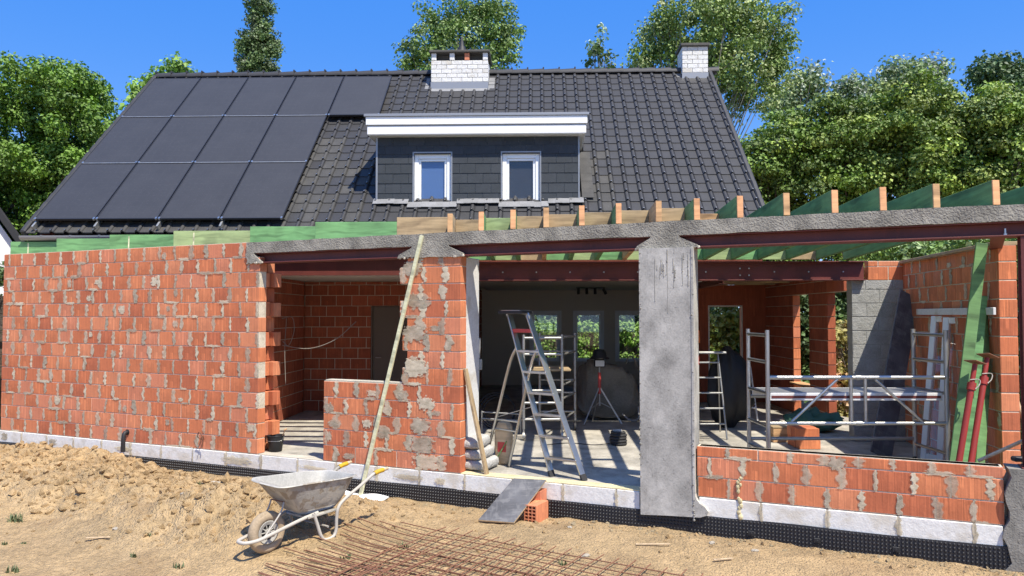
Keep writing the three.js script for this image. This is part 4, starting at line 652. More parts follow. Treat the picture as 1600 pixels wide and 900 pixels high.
{ // board ramp and hollow bricks
  const o = thing('ramp_board', 'dark scuffed formwork board leaning as a ramp on the threshold', 'board', V(-.16, 0, -7.9));
  const cor = [[-.345, .012, -7.95], [.02, .008, -7.88], [.375, .352, -8.43], [.02, .355, -8.50]].map(p => V(p[0] + .16, p[1] + gh(p[0], -p[2]) * (p[1] < .1 ? 1 : 0), p[2] + 7.9));
  const slab = (c, t0, t1) => { const n = V(0, 0, 0).crossVectors(c[1].clone().sub(c[0]), c[3].clone().sub(c[0])).normalize(), a = c.map(q => q.clone().addScaledVector(n, t0)), b = c.map(q => q.clone().addScaledVector(n, t1)), pos = [], qd = (...v) => { for (const k of [0, 1, 2, 0, 2, 3]) pos.push(v[k].x, v[k].y, v[k].z); }; qd(b[0], b[1], b[2], b[3]); qd(a[3], a[2], a[1], a[0]); for (let i = 0; i < 4; i++) { const k = (i + 1) % 4; qd(a[i], a[k], b[k], b[i]); } const g = new THREE.BufferGeometry(); g.setAttribute('position', new THREE.Float32BufferAttribute(pos, 3)); g.computeVertexNormals(); return uvm(g); };
  mk('panel_core', slab(cor, 0, .016), M.plyEdge, o); const ins = cor.map((q, i) => q.clone().lerp(cor[(i + 2) % 4], .004)); mk('panel_face', slab(ins, .0162, .0185), M.formply, o);
  const hollow = (name, label, pos, turn, tip) => { const g = thing(name, label, 'hollow brick', pos, turn, 'bricks under the ramp board'), w = .14, h = .188, d = .288, t = .009, s = new THREE.Shape([[-w / 2, 0], [w / 2, 0], [w / 2, h], [-w / 2, h]].map(p => new THREE.Vector2(...p))); for (let i = 0; i < 3; i++) for (let j = 0; j < 5; j++) { const x = -w / 2 + t + i * (w - t) / 3, y = t + j * (h - t) / 5, q = new THREE.Path([[x, y], [x, y + (h - t) / 5 - t], [x + (w - t) / 3 - t, y + (h - t) / 5 - t], [x + (w - t) / 3 - t, y]].map(p => new THREE.Vector2(...p))); s.holes.push(q); } const e = new THREE.ExtrudeGeometry(s, { depth: d, bevelEnabled: false }); e.translate(0, 0, -d / 2); if (tip) e.rotateX(-Math.PI / 2), e.translate(0, d / 2, 0), e.translate(0, 0, h / 2); mk('brick_body', uvm(e), M.bricks[tip ? 4 : 2], g); mk('core_back', (() => { const b = bx(-w / 2 + .004, w / 2 - .004, .004, h - .004, -d * .1, -d * .05); if (tip) { b.rotateX(-Math.PI / 2); b.translate(0, d / 2, h / 2); } return b; })(), M.brickShade[0], g); };
  const q = onGround(838, 812, 0); q.y = gh(q.x, -q.z) - .004; hollow('hollow_brick', 'hollow clay brick lying with its holes showing under the ramp board', q, -.5, false);
  const q2 = q.clone().add(V(.02, 0, -.215)); q2.y = gh(q2.x, -q2.z) - .004; hollow('hollow_brick', 'hollow clay brick standing on end behind the lying one under the ramp board', q2, -.42, true);
}
const tubes = (list, r, seg = 10) => merge(list.map(([a, b]) => rod(V(...a), V(...b), r, r, seg)));
{ // step ladder
  const RL = [-.337, 9.63], RR = [-.04, 9.31], FL = [.454, 8.78], FR = [.80, 8.56], top = FLOOR + 1.87;
  const c = [(RL[0] + FR[0]) / 2, (RL[1] + FR[1]) / 2], o = thing('step_ladder', 'tall paint splashed aluminium step ladder with a red top rail in the doorway', 'step ladder', V(c[0], FLOOR, -c[1])), L = (p, y) => V(p[0] - c[0], y, -(p[1] - c[1]));
  const lerp = (a, b, t) => [a[0] + (b[0] - a[0]) * t, a[1] + (b[1] - a[1]) * t], TL = [-.03, 9.22], TR = [.19, 9.04], H = 1.83, F = (s, t) => L(lerp(s ? FR : FL, s ? TR : TL, t), H * t);
  for (const s of [0, 1]) { const m = mk('front_rail', bar(F(s, 0), F(s, 1), .07, .026, V(.6, 0, .8)), M.alu, o); const foot = mk('rubber_foot', bar(F(s, -.004), F(s, .035), .076, .032, V(.6, 0, .8)), M.rubber, o); }
  for (let i = 0; i < 7; i++) { const t = (i + 1) * .24 / 1.83 - .02, a = F(0, t), b = F(1, t); if (i < 6) mk('step', bar(a, b, .085, .028), M.alu, o); else mk('step', bar(a, b, .05, .045), M.redPad, o); }
  const ta = F(0, 1), tb = F(1, 1), mid = ta.clone().add(tb).multiplyScalar(.5), dir = tb.clone().sub(ta).normalize(), bk = V(dir.z, 0, -dir.x); mk('top_platform', bar(ta.clone().addScaledVector(dir, -.04).add(V(-.04, .03, 0)), tb.clone().addScaledVector(dir, .04).add(V(-.04, .03, 0)), .22, .035), M.black, o); mk('top_tray', bar(ta.clone().add(V(-.04, .052, 0)), tb.clone().add(V(-.04, .052, 0)), .2, .008), M.alu, o);
  mk('top_bow', pipe([F(0, .97), F(0, 1).add(V(-.02, .02, 0)), F(1, 1).add(V(-.02, .02, 0)), F(1, .97)], .018, 20, 8), M.alu, o);
  const RT = [[lerp(FL, TL, .8), RL], [lerp(FR, TR, .8), RR]]; RT.forEach(([tp, ft]) => { const a = L(tp, H * .8), b = L(ft, 0), k = a.clone().lerp(b, .08).add(V(-.03, .0, 0)); mk('rear_leg', pipe([a, k, a.clone().lerp(b, .2).add(V(-.035, 0, 0)), a.clone().lerp(b, .6).add(V(-.015, 0, 0)), b], .018, 24, 8), M.alu, o); mk('rubber_foot', rod(b.clone().add(V(0, .0, 0)), b.clone().add(V(0, .04, 0)), .022), M.rubber, o); });
  for (const t of [.62, .70]) mk('rear_brace', rod(L(RT[0][0], H * .8).lerp(L(RL, 0), t).add(V(-.012, 0, 0)), L(RT[1][0], H * .8).lerp(L(RR, 0), t).add(V(-.012, 0, 0)), .011), M.alu, o);
  for (const s of [0, 1]) { const a = F(s, .42), b = L(RT[s][0], H * .8).lerp(L(s ? RR : RL, 0), .6); mk('spreader', rod(a, b, .006), M.aluDull, o); }
}
{ // rolling scaffold in the room behind
  const A = [.17, 11.3], B = [.735, 11.32], C = [1.0, 12.25], D = [.44, 12.25], o = thing('rolling_scaffold', 'small aluminium rolling scaffold frame behind the step ladder', 'scaffold', V(.45, FLOOR, -11.8)), P = (q, y) => V(q[0] - .45, y, -(q[1] - 11.8));
  for (const q of [A, B, C, D]) { mk('upright', rod(P(q, .16), P(q, 1.54), .022), M.aluDull, o); const w = mk('caster', merge([rod(P(q, .06).add(V(-.015, 0, 0)), P(q, .06).add(V(.015, 0, 0)), .06, .06, 16), rod(P(q, .1), P(q, .17), .014), bar(P(q, .06).add(V(.022, 0, 0)), P(q, .13).add(V(.022, 0, 0)), .03, .006)]), q === C || q === D ? M.rubber : M.aluDull, o); }
  for (const y of [.3, .54, .72, 1.25, 1.49]) mk('rung', rod(P(A, y), P(B, y), .019), M.aluDull, o); for (const y of [.3, .6, .8, 1.25, 1.49]) { mk('rung', rod(P(B, y), P(C, y), .014), M.aluDull, o); mk('rung', rod(P(D, y), P(C, y), .016), M.aluDull, o); }
  mk('platform', bx(-.27, .42, 1.0, 1.03, -.36, .44, .004), M.pineGrey, o);
}
{ // scaffold by the window
  const x0 = 2.86, x1 = 4.86, zn = 8.62, zf = 9.32, o = thing('window_scaffold', 'aluminium scaffold with braced guard rails standing behind the brick parapet', 'scaffold', V(x0, FLOOR, -zn)), Q = (x, y, d) => V(x, y, -d), Lx = x1 - x0, D = .7;
  for (const [x, d] of [[0, 0], [0, D], [Lx, 0], [Lx, D]]) { mk('upright', rod(Q(x, .13, d), Q(x, 1.66, d), .026, .026, 12), x ? M.aluDull : M.alu, o); mk('caster', merge([rod(Q(x - .015, .06, d), Q(x + .015, .06, d), .06, .06, 16), rod(Q(x, .08, d), Q(x, .15, d), .016)]), M.rubber, o); }
  for (const x of [0, Lx]) for (const y of [.28, .58, .95, 1.3, 1.6]) mk('rung', rod(Q(x, y, 0), Q(x, y, D), .02), M.alu, o);
  for (const [y, r] of [[1.13, .022], [.62, .021]]) { mk('guard_rail', rod(Q(0, y, 0), Q(Lx, y, 0), r, r, 12), M.alu, o); mk('guard_rail', rod(Q(0, y - .28, D), Q(Lx, y - .28, D), r), M.aluDull, o); }
  mk('brace', rod(Q(.26, .64, 0), Q(.78, 1.11, 0), .016), M.alu, o); mk('brace', rod(Q(1.2, 1.11, 0), Q(1.72, .64, 0), .016), M.alu, o);
  for (const x of [.93, 1.09]) mk('post', rod(Q(x, .63, 0), Q(x, 1.12, 0), .019), M.alu, o); mk('coupler', rod(Q(.98, 1.13, 0), Q(1.04, 1.13, 0), .027), M.aluDull, o); mk('coupler', rod(Q(.98, .62, 0), Q(1.04, .62, 0), .027), M.aluDull, o);
  mk('platform', bx(.03, Lx - .03, .93, .955, -.64, -.06, .003), M.aluDull, o); mk('platform_edge', merge([bx(.03, Lx - .03, .87, .955, -.055, -.03, .003), bx(.03, Lx - .03, .87, .955, -.67, -.645, .003)]), M.whiteDirty, o); mk('edge_stripe', bx(.05, Lx - .05, .895, .925, -.0285, -.0265, .0005), M.primer, o);
}
{ // work light on tripod, big bag, coil
  const o = thing('tripod_light', 'black work light on a red and silver tripod in the dark room', 'work light', at(937, 662, 13).setY(FLOOR)); mk('pole', rod(V(0, .3, 0), V(0, 1.0, 0), .016), M.aluDull, o); mk('collar', rod(V(0, .5, 0), V(0, .86, 0), .026), M.redPad, o);
  for (const a of [.35, 2.45, 4.5]) mk('leg', rod(V(0, .62, 0), V(.38 * Math.cos(a), .01, .38 * Math.sin(a)), .014), a < 1 ? M.paint : M.aluDull, o); for (const a of [.35, 2.45, 4.5]) mk('strut', rod(V(0, .36, 0), V(.22 * Math.cos(a), .26, .22 * Math.sin(a)), .007), M.aluDull, o);
  const h = mk('lamp_head', bx(-.09, .09, .95, 1.08, -.06, .06, .012), M.black, o); mk('lamp_face', bx(-.075, .075, .965, 1.065, .061, .064, .001), M.paint, h); mk('lamp_hood', (() => { const g = new THREE.LatheGeometry([[0, .16], [.08, .155], [.11, .12], [.125, .03], [.17, .012], [.17, 0], [0, 0]].reverse().map(p => new THREE.Vector2(...p)), 20); g.translate(0, 1.09, 0); return uvm(g); })(), M.black, o);
  const b = thing('bulk_bag', 'slumped beige bulk bag with lifting loops behind the tripod', 'bulk bag', at(950, 652, 13.7).setY(FLOOR)); { const g = new THREE.SphereGeometry(.5, 36, 24), p = g.attributes.position; for (let i = 0; i < p.count; i++) { let x = p.getX(i) / .5, y = p.getY(i) / .5, z = p.getZ(i) / .5; const e = .5, f = q => Math.sign(q) * Math.pow(Math.abs(q), e); const n = fbm(x * .09 + .5, y * .09 + z * .07 + .5, 24, 24, 4, 401) - .5; p.setXYZ(i, f(x) * .49 * (1 + .5 * n) * (1 - .2 * y), .5 + f(y) * .48 + .25 * n - .16 * x * (y > 0 ? 1 : 0), f(z) * .42 * (1 + .5 * n)); } g.computeVertexNormals(); mk('bag_body', uvm(g), M.bigbag, b); for (const [x, z] of [[-.3, .3], [.34, .3]]) mk('lifting_loop', pipe([V(x - .06, .98, z), V(x - .02, 1.1, z + .04), V(x + .06, 1.08, z + .1), V(x + .12, .9, z + .12)], .014, 16, 6), M.bigbag, b); mk('lifting_loop', pipe([V(.2, .12, .38), V(.32, .03, .5), V(.46, .06, .48), V(.48, .24, .36)], .016, 18, 6), M.sack, b); }
  const c = thing('cable_reel', 'black cable coil standing on the sunlit edge of the floor', 'cable coil', at(966, 694, 10.9).setY(FLOOR)); for (const [y, r] of [[.022, .1], [.06, .107], [.1, .103], [.14, .1], [.175, .088]]) { const t = new THREE.TorusGeometry(r, .02, 8, 28); t.rotateX(Math.PI / 2); t.rotateZ(rr(-.06, .06)); t.translate(rr(-.006, .006), y, 0); mk('cable_turn', uvm(t), M.rubber, c); } mk('core', rod(V(0, 0, 0), V(0, .17, 0), .07, .06, 18), M.black, c); mk('plug', bx(-.08, .06, .18, .215, -.03, .03, .01), M.rimGrey, c); mk('lead', pipe([V(-.1, .02, 0), V(-.35, .008, .05), V(-.7, .008, -.1), V(-1.1, .008, .1)], .006, 30, 6), M.rubber, c);
  const t = thing('track_light', 'black ceiling track with four small spot lamps in the back room', 'track light', at(923, 458, 17.6)); t.position.y = 2.795; mk('track', bx(-.33, .33, -.03, -.003, -.02, .02, .004), M.black, t); [-.28, -.09, .1, .29].forEach((x, i) => mk('spot', rod(V(x, -.035, 0), V(x + (i === 3 ? .06 : 0), -.16, .02), .034, .034, 12), M.black, t));
}
{ // sacks, leaning plank, pole by the pier
  const base = fac(sP1 + .06, FLOOR, -.38), q = thing('cement_sack', '', 'sack', base, -TH); const sackG = (w, h, d, s) => { const g = new THREE.SphereGeometry(.5, 22, 14), p = g.attributes.position; for (let i = 0; i < p.count; i++) { const x = p.getX(i) * 2, y = p.getY(i) * 2, z = p.getZ(i) * 2, f = (v, e) => Math.sign(v) * Math.pow(Math.abs(v), e), n = fbm(x * .4 + 3 + s, z * .4 + y * .3 + 3, 14, 14, 3, 410 + s) - .5; p.setXYZ(i, f(x, .5) * w / 2, h / 2 + f(y, .7) * h / 2 * (1 + .35 * n), f(z, .5) * d / 2 * (1 + .12 * n)); } g.computeVertexNormals(); return uvm(g); };
  mk('sack_body', sackG(.36, .14, .52, 0), M.sack, q); q.userData.label = 'lowest grey cement sack stacked against the white plaster pier';
  [['middle grey cement sack stacked against the white plaster pier', .125, 1], ['top grey cement sack stacked against the white plaster pier', .25, 2]].forEach(([l, y, s]) => { const k = thing('cement_sack', l, 'sack', base.clone().add(V(-.04 * s, y, 0)), -TH + .06 * s); mk('sack_body', sackG(.34, .14, .5, s), M.sack, k); for (const o of [q, k]) o.userData.group = 'cement sacks by the pier'; });
  const pb = thing('paper_bag', 'crumpled printed paper bag standing behind the cement sacks', 'bag', fac(sP1 + .22, FLOOR, -.72), -TH); mk('bag_body', sackG(.22, .52, .14, 5), M.stick, pb); mk('red_print', bx(-.05, .06, .16, .28, .068, .074, .001), M.redPad, pb); mk('green_strap', pipe([V(-.1, .02, .09), V(.0, .16, .1), V(.08, .3, .09)], .008, 12, 5), M.greenDark, pb);
  const pl = thing('leaning_plank', 'short grey plank leaning against the brick pier in the doorway', 'plank', fac(sOf(757), FLOOR, -.07), -TH); mk('plank', bar(V(0, .0, 0), V(-(sOf(757) - sP1) + .015, 1.2, -.02), .03, .07, V(0, 0, 1)), M.pineGrey, pl);
  const po = thing('metal_pole', 'thin upright metal pole beside the dark partition wall', 'pole', at(744, 680, 11.6).setY(FLOOR)); mk('pole', rod(V(0, 0, 0), V(.05, 1.48, -.1), .017), M.aluDull, po); mk('pole_clamp', merge([bx(.01, .09, 1.0, 1.16, -.08, -.03, .006)]), M.aluDull, po); mk('pole_foot', rod(V(0, 0, 0), V(0, .015, 0), .05), M.aluDull, po);
  const el = thing('cable_tangle', 'tangled dark cable hoop on the floor beside the partition', 'cable', at(775, 660, 12.6).setY(FLOOR)); const t1 = []; for (let k = 0; k < 3; k++) { const t = new THREE.TorusGeometry(.3 - k * .02, .009, 6, 40); t.rotateX(-.35 - k * .12); t.translate(k * .03, .27, k * .05); t1.push(flat(t)); } mk('cable', merge(t1), M.rubber, el);
  const fr = thing('steel_rack', 'low silver tube rack lying on the floor behind the ladder', 'rack', at(778, 668, 12.0).setY(FLOOR)); mk('tube', tubes([[[-.25, .32, 0], [.35, .3, .1]], [[-.25, .22, 0], [.35, .2, .1]], [[-.25, 0, 0], [-.25, .34, 0]], [[.35, 0, .1], [.35, .34, .1]]], .012), M.aluDull, fr);
}
{ // adjustable prop behind the column
  const p = thing('steel_prop', 'galvanised adjustable steel prop with an orange collar beside the concrete column', 'steel prop', at(1090, 690, 11.3).setY(FLOOR)); const top = 2.315; mk('outer_tube', rod(V(0, .01, 0), V(0, 1.3, 0), .031), M.galv, p); mk('inner_tube', rod(V(0, 1.3, 0), V(0, top, 0), .024), M.galv, p); mk('collar_nut', rod(V(0, 1.42, 0), V(0, 1.6, 0), .05, .042), M.orange, p); mk('red_label', rod(V(0, 1.1, 0), V(0, 1.24, 0), .0325), M.redPad, p); mk('base_plate', bx(-.07, .07, 0, .008, -.07, .07, .001), M.galv, p); mk('top_plate', bx(-.07, .07, top, top + .008, -.07, .07, .001), M.galv, p);
  const l = thing('step_ladder', 'thin silver step ladder in the dark annex behind the prop', 'step ladder', at(1108, 662, 11.6).setY(FLOOR)); const A = [[-.25, 0, .25], [-.2, 1.25, 0]], B = [[.2, 0, .25], [.14, 1.25, 0]]; mk('rail', tubes([A, B], .014), M.aluDull, l); mk('rear_leg', tubes([[[-.2, 1.2, 0], [-.24, 0, -.5]], [[.14, 1.2, 0], [.3, 0, -.5]]], .012), M.aluDull, l); for (let i = 0; i < 5; i++) { const t = (i + 1) / 5.6, a = V(...A[0]).lerp(V(...A[1]), t), b = V(...B[0]).lerp(V(...B[1]), t); mk('step', bar(a, b, .07, .02), M.aluDull, l); } mk('top_platform', bx(-.26, .24, 1.25, 1.28, -.12, .12, .008), M.aluDull, l);
  const m = thing('folding_ladder', 'sunlit white folding ladder standing far back in the annex', 'ladder', at(1166, 650, 13.4).setY(FLOOR)); mk('rail', tubes([[[-.12, 0, 0], [-.02, 1.1, -.2]], [[.18, 0, .05], [.1, 1.1, -.15]]], .015), M.white, m); for (let i = 0; i < 4; i++) mk('step', bar(V(-.1 + i * .02, .22 + i * .23, -.03 - i * .045), V(.17 - i * .015, .22 + i * .23, 0 - i * .045), .08, .025), M.white, m); mk('rear_leg', tubes([[[-.02, 1.08, -.2], [-.1, 0, -.55]], [[.1, 1.08, -.15], [.16, 0, -.5]]], .012), M.white, m);
  const dg = thing('dust_sheet', 'heap of black plastic sheeting in the annex behind the prop', 'sheeting', at(1140, 668, 12.6).setY(FLOOR)); { const g = new THREE.SphereGeometry(.5, 28, 18), q = g.attributes.position; for (let i = 0; i < q.count; i++) { const x = q.getX(i) * 2, y = q.getY(i) * 2, z = q.getZ(i) * 2, n = fbm(x * .09 + .5, y * .05 + z * .08 + .5, 40, 24, 4, 430) - .5; q.setXYZ(i, x * .3 * (1.1 - .3 * y) * (1 + .8 * n), .65 + y * .66 * (1 + .2 * n), z * .3 * (1 + .8 * n)); } g.computeVertexNormals(); mk('sheeting', uvm(g), M.black, dg); }
}
{ // things along the right wall
  const lean = (name, label, cat, a, b, w, t, m, up, extra) => { const o = thing(name, label, cat, V(a.x, FLOOR, a.z)); mk('board', bar(V(0, 0, 0), b.clone().sub(V(a.x, FLOOR, a.z)), w, t, up), m, o); return o; };
  const g1 = at(1376, 711, 10.02), g2 = at(1421, 460, 10.9); lean('formwork_board', 'dark grey scuffed formwork board leaning in front of the grey block wall', 'board', g1, g2, .33, .021, M.formply, V(.2, 0, 1));
  const p1 = at(1486, 722, 8.0), p2 = at(1534, 378, 8.25); lean('tall_plank', 'tall green and brown plank leaning up to the joists beside the props', 'plank', p1, V(p2.x, 2.93, p2.z), .11, .045, M.greenDark, V(-.4, 0, 1));
  const q1 = at(1503, 722, 8.15), q2 = at(1530, 462, 8.45); lean('green_offcut', 'bright green board leaning between the tall plank and the sunlit post', 'board', q1, q2, .16, .03, M.green, V(-.5, 0, 1)); const s1 = at(1527, 722, 8.2), s2 = at(1548, 462, 8.55); lean('green_offcut', 'darker green board leaning close to the sunlit brick post', 'board', s1, s2, .15, .03, M.greenDark, V(.5, 0, 1));
  const prop = (label, pa, pb) => { const a = pa.clone().setY(FLOOR), o = thing('steel_prop', label, 'steel prop', a, 0, 'red steel props leaning by the post'), e = pb.clone().sub(a), at2 = t => e.clone().multiplyScalar(t), n = e.clone().normalize(); mk('outer_tube', rod(V(0, 0, 0), at2(.8), .031, .031, 14), M.propRed, o); mk('inner_tube', rod(at2(.8), at2(.985), .024, .024, 12), M.propRed, o); mk('collar_nut', rod(at2(.79), at2(.845), .042, .042, 12), M.propRed, o); mk('locking_pin', pipe([at2(.87).add(V(-.05, 0, .03)), at2(.87).add(V(.05, 0, .03)), at2(.83).add(V(.06, 0, .03)), at2(.8).add(V(.02, 0, .04))], .006, 20, 6), M.galv, o); const pl = cbox(.15, .15, .008, .002); pl.applyQuaternion(new THREE.Quaternion().setFromUnitVectors(V(0, 0, 1), n)); pl.translate(e.x, e.y, e.z); mk('head_plate', pl, M.rust, o); const p2 = cbox(.14, .14, .008, .002); p2.applyQuaternion(new THREE.Quaternion().setFromUnitVectors(V(0, 0, 1), n)); mk('foot_plate', p2, M.rust, o); };
  prop('red steel prop leaning beside the tall plank', at(1488, 722, 7.75), at(1524, 566, 7.95)); prop('red steel prop leaning closer to the sunlit brick post', at(1508, 722, 7.8), at(1543, 556, 8.1));
  // white window frames
  const frame = (label, a, w, h, leanA, turn, bar2) => { const o = thing('loose_window', label, 'window frame', a, turn, 'white window frames leaning on the right wall'), k = new THREE.Group(); const t = .075; o.rotation.order = 'YXZ'; o.rotation.set(-leanA, turn, 0); mk('stile', bx(0, t, 0, h, -.07, 0, .006), M.pvc, o); mk('stile', bx(w - t, w, 0, h, -.07, 0, .006), M.pvc, o); mk('rail', bx(t, w - t, h - t, h, -.07, 0, .006), M.pvc, o); mk('rail', bx(t, w - t, 0, t, -.07, 0, .006), M.pvc, o); mk('pane', bx(t, w - t, t, h - t, -.04, -.034, .001), M.glass, o); };
  frame('white window frame standing in front of the right wall beside the dark board', at(1437, 712, 9.75).setY(FLOOR + .02), .62, 1.82, .16, -1.05); frame('second white window frame leaning behind the tall plank', at(1462, 716, 9.3).setY(FLOOR + .02), .6, 1.8, .15, -.9);
  const li = thing('lintel_board', 'white board fixed level across the right side wall above the frames', 'board', RB.clone().add(V(-.04, 0, 0)), rTurn); mk('board', bx(.9, 3.2, 2.16, 2.24, .03, .06, .004), M.whiteDirty, li); li.position.copy(RB);
  // wooden poles at the right end
  const s = thing('wooden_stake', 'pale round wooden stake lying across the concrete corner', 'stake', at(1530, 720, 7.0)); { const a = at(1528, 722, 7.02), b = at(1680, 652, 6.72); s.position.copy(a); mk('stake', rod(V(0, .01, 0), b.sub(a), .016, .018, 10), M.stick, s); }
  const st2 = thing('wooden_stake', 'thin wooden stake slanting beyond the sunlit brick post', 'stake', at(1582, 596, 8.6)); { const a = at(1582, 596, 8.5), b = at(1612, 690, 8.2); st2.position.copy(b).setY(.6); mk('stake', rod(V(0, b.y - .6 - .35, 0).add(V(.06, 0, 0)), a.clone().sub(st2.position), .014, .016, 10), M.stick, st2); }
  const tm = thing('tape_measure', 'black and yellow tape measure lying on the sill at the sunlit post', 'tape measure', at(1591, 722, 7.0)); tm.position.y = .835; mk('case', bx(-.05, .05, 0, .045, -.04, .04, .012), M.black, tm); mk('yellow_band', bx(.051, .058, .005, .042, -.03, .03, .003), M.yellow, tm);
  // floor clutter seen below the scaffold
  const cl = thing('brick_stack', 'loose stack of bricks on the floor below the scaffold platform', 'bricks', at(1262, 690, 10.6).setY(FLOOR)); for (let i = 0; i < 3; i++) for (let j = 0; j < 2; j++) { const b = mk('brick', cbox(.288, .138, .14, .004, rnd(), rnd()), pick(M.bricks), cl); b.position.set(rr(-.01, .01), .07 + j * .14, -i * .15); }
  const dr = thing('wooden_box', 'small brown wooden box under the scaffold beside the bricks', 'box', at(1216, 672, 11.2).setY(FLOOR), .1); mk('box_body', bx(-.12, .12, 0, .2, -.1, .1, .006), M.pine, dr); mk('box_lid', bx(-.125, .125, .2, .222, -.105, .105, .004), M.pineGrey, dr);
  const bg = thing('tarpaulin_heap', 'green and teal tarpaulin heap in the shade behind the scaffold', 'tarpaulin', at(1268, 660, 12.2).setY(FLOOR)); { const g = new THREE.SphereGeometry(.5, 30, 16), q = g.attributes.position; for (let i = 0; i < q.count; i++) { const x = q.getX(i) * 2, y = q.getY(i) * 2, z = q.getZ(i) * 2, n = fbm(x * .09 + .5, y * .09 + z * .08 + .5, 40, 30, 4, 440) - .5; q.setXYZ(i, x * .42 * (1 + .6 * n), .15 + y * .16 * (1 + 1.8 * n), z * .3 * (1 + .7 * n)); } g.computeVertexNormals(); mk('tarpaulin', uvm(g), mat([.05, .13, .09], .8), bg); }
}
// ---------------------------------------------------------------- soil clods, stones, plants
{
  const ico0 = new THREE.IcosahedronGeometry(1, 0), pz = ico0.attributes.position; for (let i = 0; i < pz.count; i++) { const x = pz.getX(i), y = pz.getY(i), z = pz.getZ(i), k = .55 + .9 * hsh(Math.round(x * 50), Math.round(y * 50) + Math.round(z * 50) * 131, 9); pz.setXYZ(i, x * k, y * k * .8, z * k); } ico0.computeVertexNormals();
  const ico = new THREE.IcosahedronGeometry(1, 1), p = ico.attributes.position; for (let i = 0; i < p.count; i++) { const x = p.getX(i), y = p.getY(i), z = p.getZ(i), k = .72 + .55 * fbm(x * .3 + 3, y * .3 + z * .4 + 3, 12, 12, 3, 501); p.setXYZ(i, x * k, y * k * .75, z * k); } { const f = ico.toNonIndexed ? ico : ico; f.computeVertexNormals(); }
  const N = 9000, im = new THREE.InstancedMesh(uvm(ico0.clone()), M.clod, N), m = new THREE.Matrix4(), e = new THREE.Euler(), q = new THREE.Quaternion(), c = new THREE.Color(); let k = 0, tries = 0;
  while (k < N && tries++ < 400000) {
    const X = rr(-9.4, 6), Z = rr(5.9, 12.3), zf = Z0 - X * ST / CT, d = zf - Z; if (d < .05) continue;
    const mA = Math.exp(-(((X + 5.2) / 3.4) ** 2)) * sstep(.1, .7, d) * sstep(3.4, 1.2, d), mB = Math.exp(-(((X + 2.75) / .95) ** 2 + ((Z - 8.0) / .75) ** 2)), edge = sstep(.75, .15, d) * (X > -3.5 ? 1 : .4), prob = Math.max(.9 * mA, 1.1 * mB, .75 * edge, .035);
    if (rnd() > prob * (.3 + 1.1 * fbm(X / 20 + 5, Z / 20 + 5, 40, 40, 3, 510))) continue;
    const big = Math.max(mA, mB), s = .004 + .05 * Math.pow(rnd(), 6) * (big > .25 ? 1 : .5) + (big > .25 ? .008 * rnd() * rnd() : 0); e.set(rr(0, 6), rr(0, 6), rr(0, 6)); q.setFromEuler(e); m.compose(V(X, gh(X, Z) + s * .05, -Z), q, V(s * rr(.8, 1.4), s, s * rr(.8, 1.3))); im.setMatrixAt(k, m);
    const g = rnd(), grey = edge > .5 && rnd() < .6; c.setRGB(...(grey ? [.78 + .3 * g, .9 + .3 * g, 1.1 + .3 * g] : [.82 + .4 * g, .8 + .4 * g, .78 + .42 * g])); im.setColorAt(k, c); k++;
  }
  im.count = k; im.name = 'soil_clods'; im.castShadow = im.receiveShadow = true; scene.add(im); tag(im, 'crumbled dry clay clods scattered over the heap and wall foot', 'clods', null, 'stuff');
  // single stones and lumps one can pick out
  [[297, 792, .16, 0], [332, 768, .10, 1], [102, 797, .13, 0], [122, 800, .1, 0], [205, 712, .16, 0], [75, 738, .10, 0], [290, 802, .08, 1], [340, 807, .06, 1], [180, 829, .05, 1], [890, 815, .045, 1], [1045, 828, .06, 0], [1112, 838, .055, 1], [915, 862, .06, 1], [630, 808, .04, 0], [1180, 850, .05, 1], [500, 690, .0, 0]].forEach(([px, py, s, w], i) => {
    if (!s) return; const pt = onGround(px, py, .06); const y = gh(pt.x, -pt.z), g = uvm(ico.clone()); g.scale(s * rr(.55, .75), s * .42, s * .5); g.rotateY(rr(0, 6));
    const o = mk('stone', g, w ? M.stone : M.clod); o.position.set(pt.x, y + s * .1, pt.z);
    tag(o, ['large clay lump on the heap near the wheelbarrow', 'grey stone on the heap behind the wheelbarrow', 'big clay lump at the left foot of the heap', 'smaller clay lump touching the big one at the foot of the heap', 'tall clay lump high on the heap below the pipe stub', 'flat clay lump upper left on the heap', 'greyish lump on the slope left of the wheelbarrow', 'whitish stone in front of the wheelbarrow heap', 'pale pebble alone on the flat soil', 'pale pebble on soil below the concrete column', 'brown lump at the column foot', 'whitish rubble lump below the parapet membrane', 'white flake stone beside the reinforcing mesh', 'small lump on soil between barrow and ramp', 'grey rubble stone near the membrane clip'][i], 'stone', 'stones on the soil');
  });
  // sticks
  [[153, 849, .22, .1], [1020, 855, .32, .0], [1130, 878, .18, .2]].forEach(([px, py, L, t], i) => { const pt = onGround(px, py, 0), o = mk('wood_splinter', bar(V(-L / 2, .01, 0), V(L / 2, .012, 0), .022, .01), M.stick); o.position.set(pt.x, gh(pt.x, -pt.z) + .006, pt.z); o.rotation.y = t; tag(o, ['pale wood splinter on the soil near the grass tufts', 'long pale splinter on the soil below the column', 'short pale splinter on the soil below the parapet'][i], 'splinter'); });
  // weeds
  const blade = (h, b) => { const g = new THREE.BufferGeometry(), w = .006; g.setAttribute('position', new THREE.Float32BufferAttribute([-w, 0, 0, w, 0, 0, w * .7, h * .6, b * .4, -w, 0, 0, w * .7, h * .6, b * .4, -w * .7, h * .6, b * .4, -w * .7, h * .6, b * .4, w * .7, h * .6, b * .4, 0, h, b], 3)); g.computeVertexNormals(); g.setAttribute('uv', new THREE.Float32BufferAttribute(new Array(18).fill(0), 2)); return g; };
  const gm = new THREE.MeshStandardMaterial({ color: rgb(.10, .125, .055), roughness: .8, side: THREE.DoubleSide });
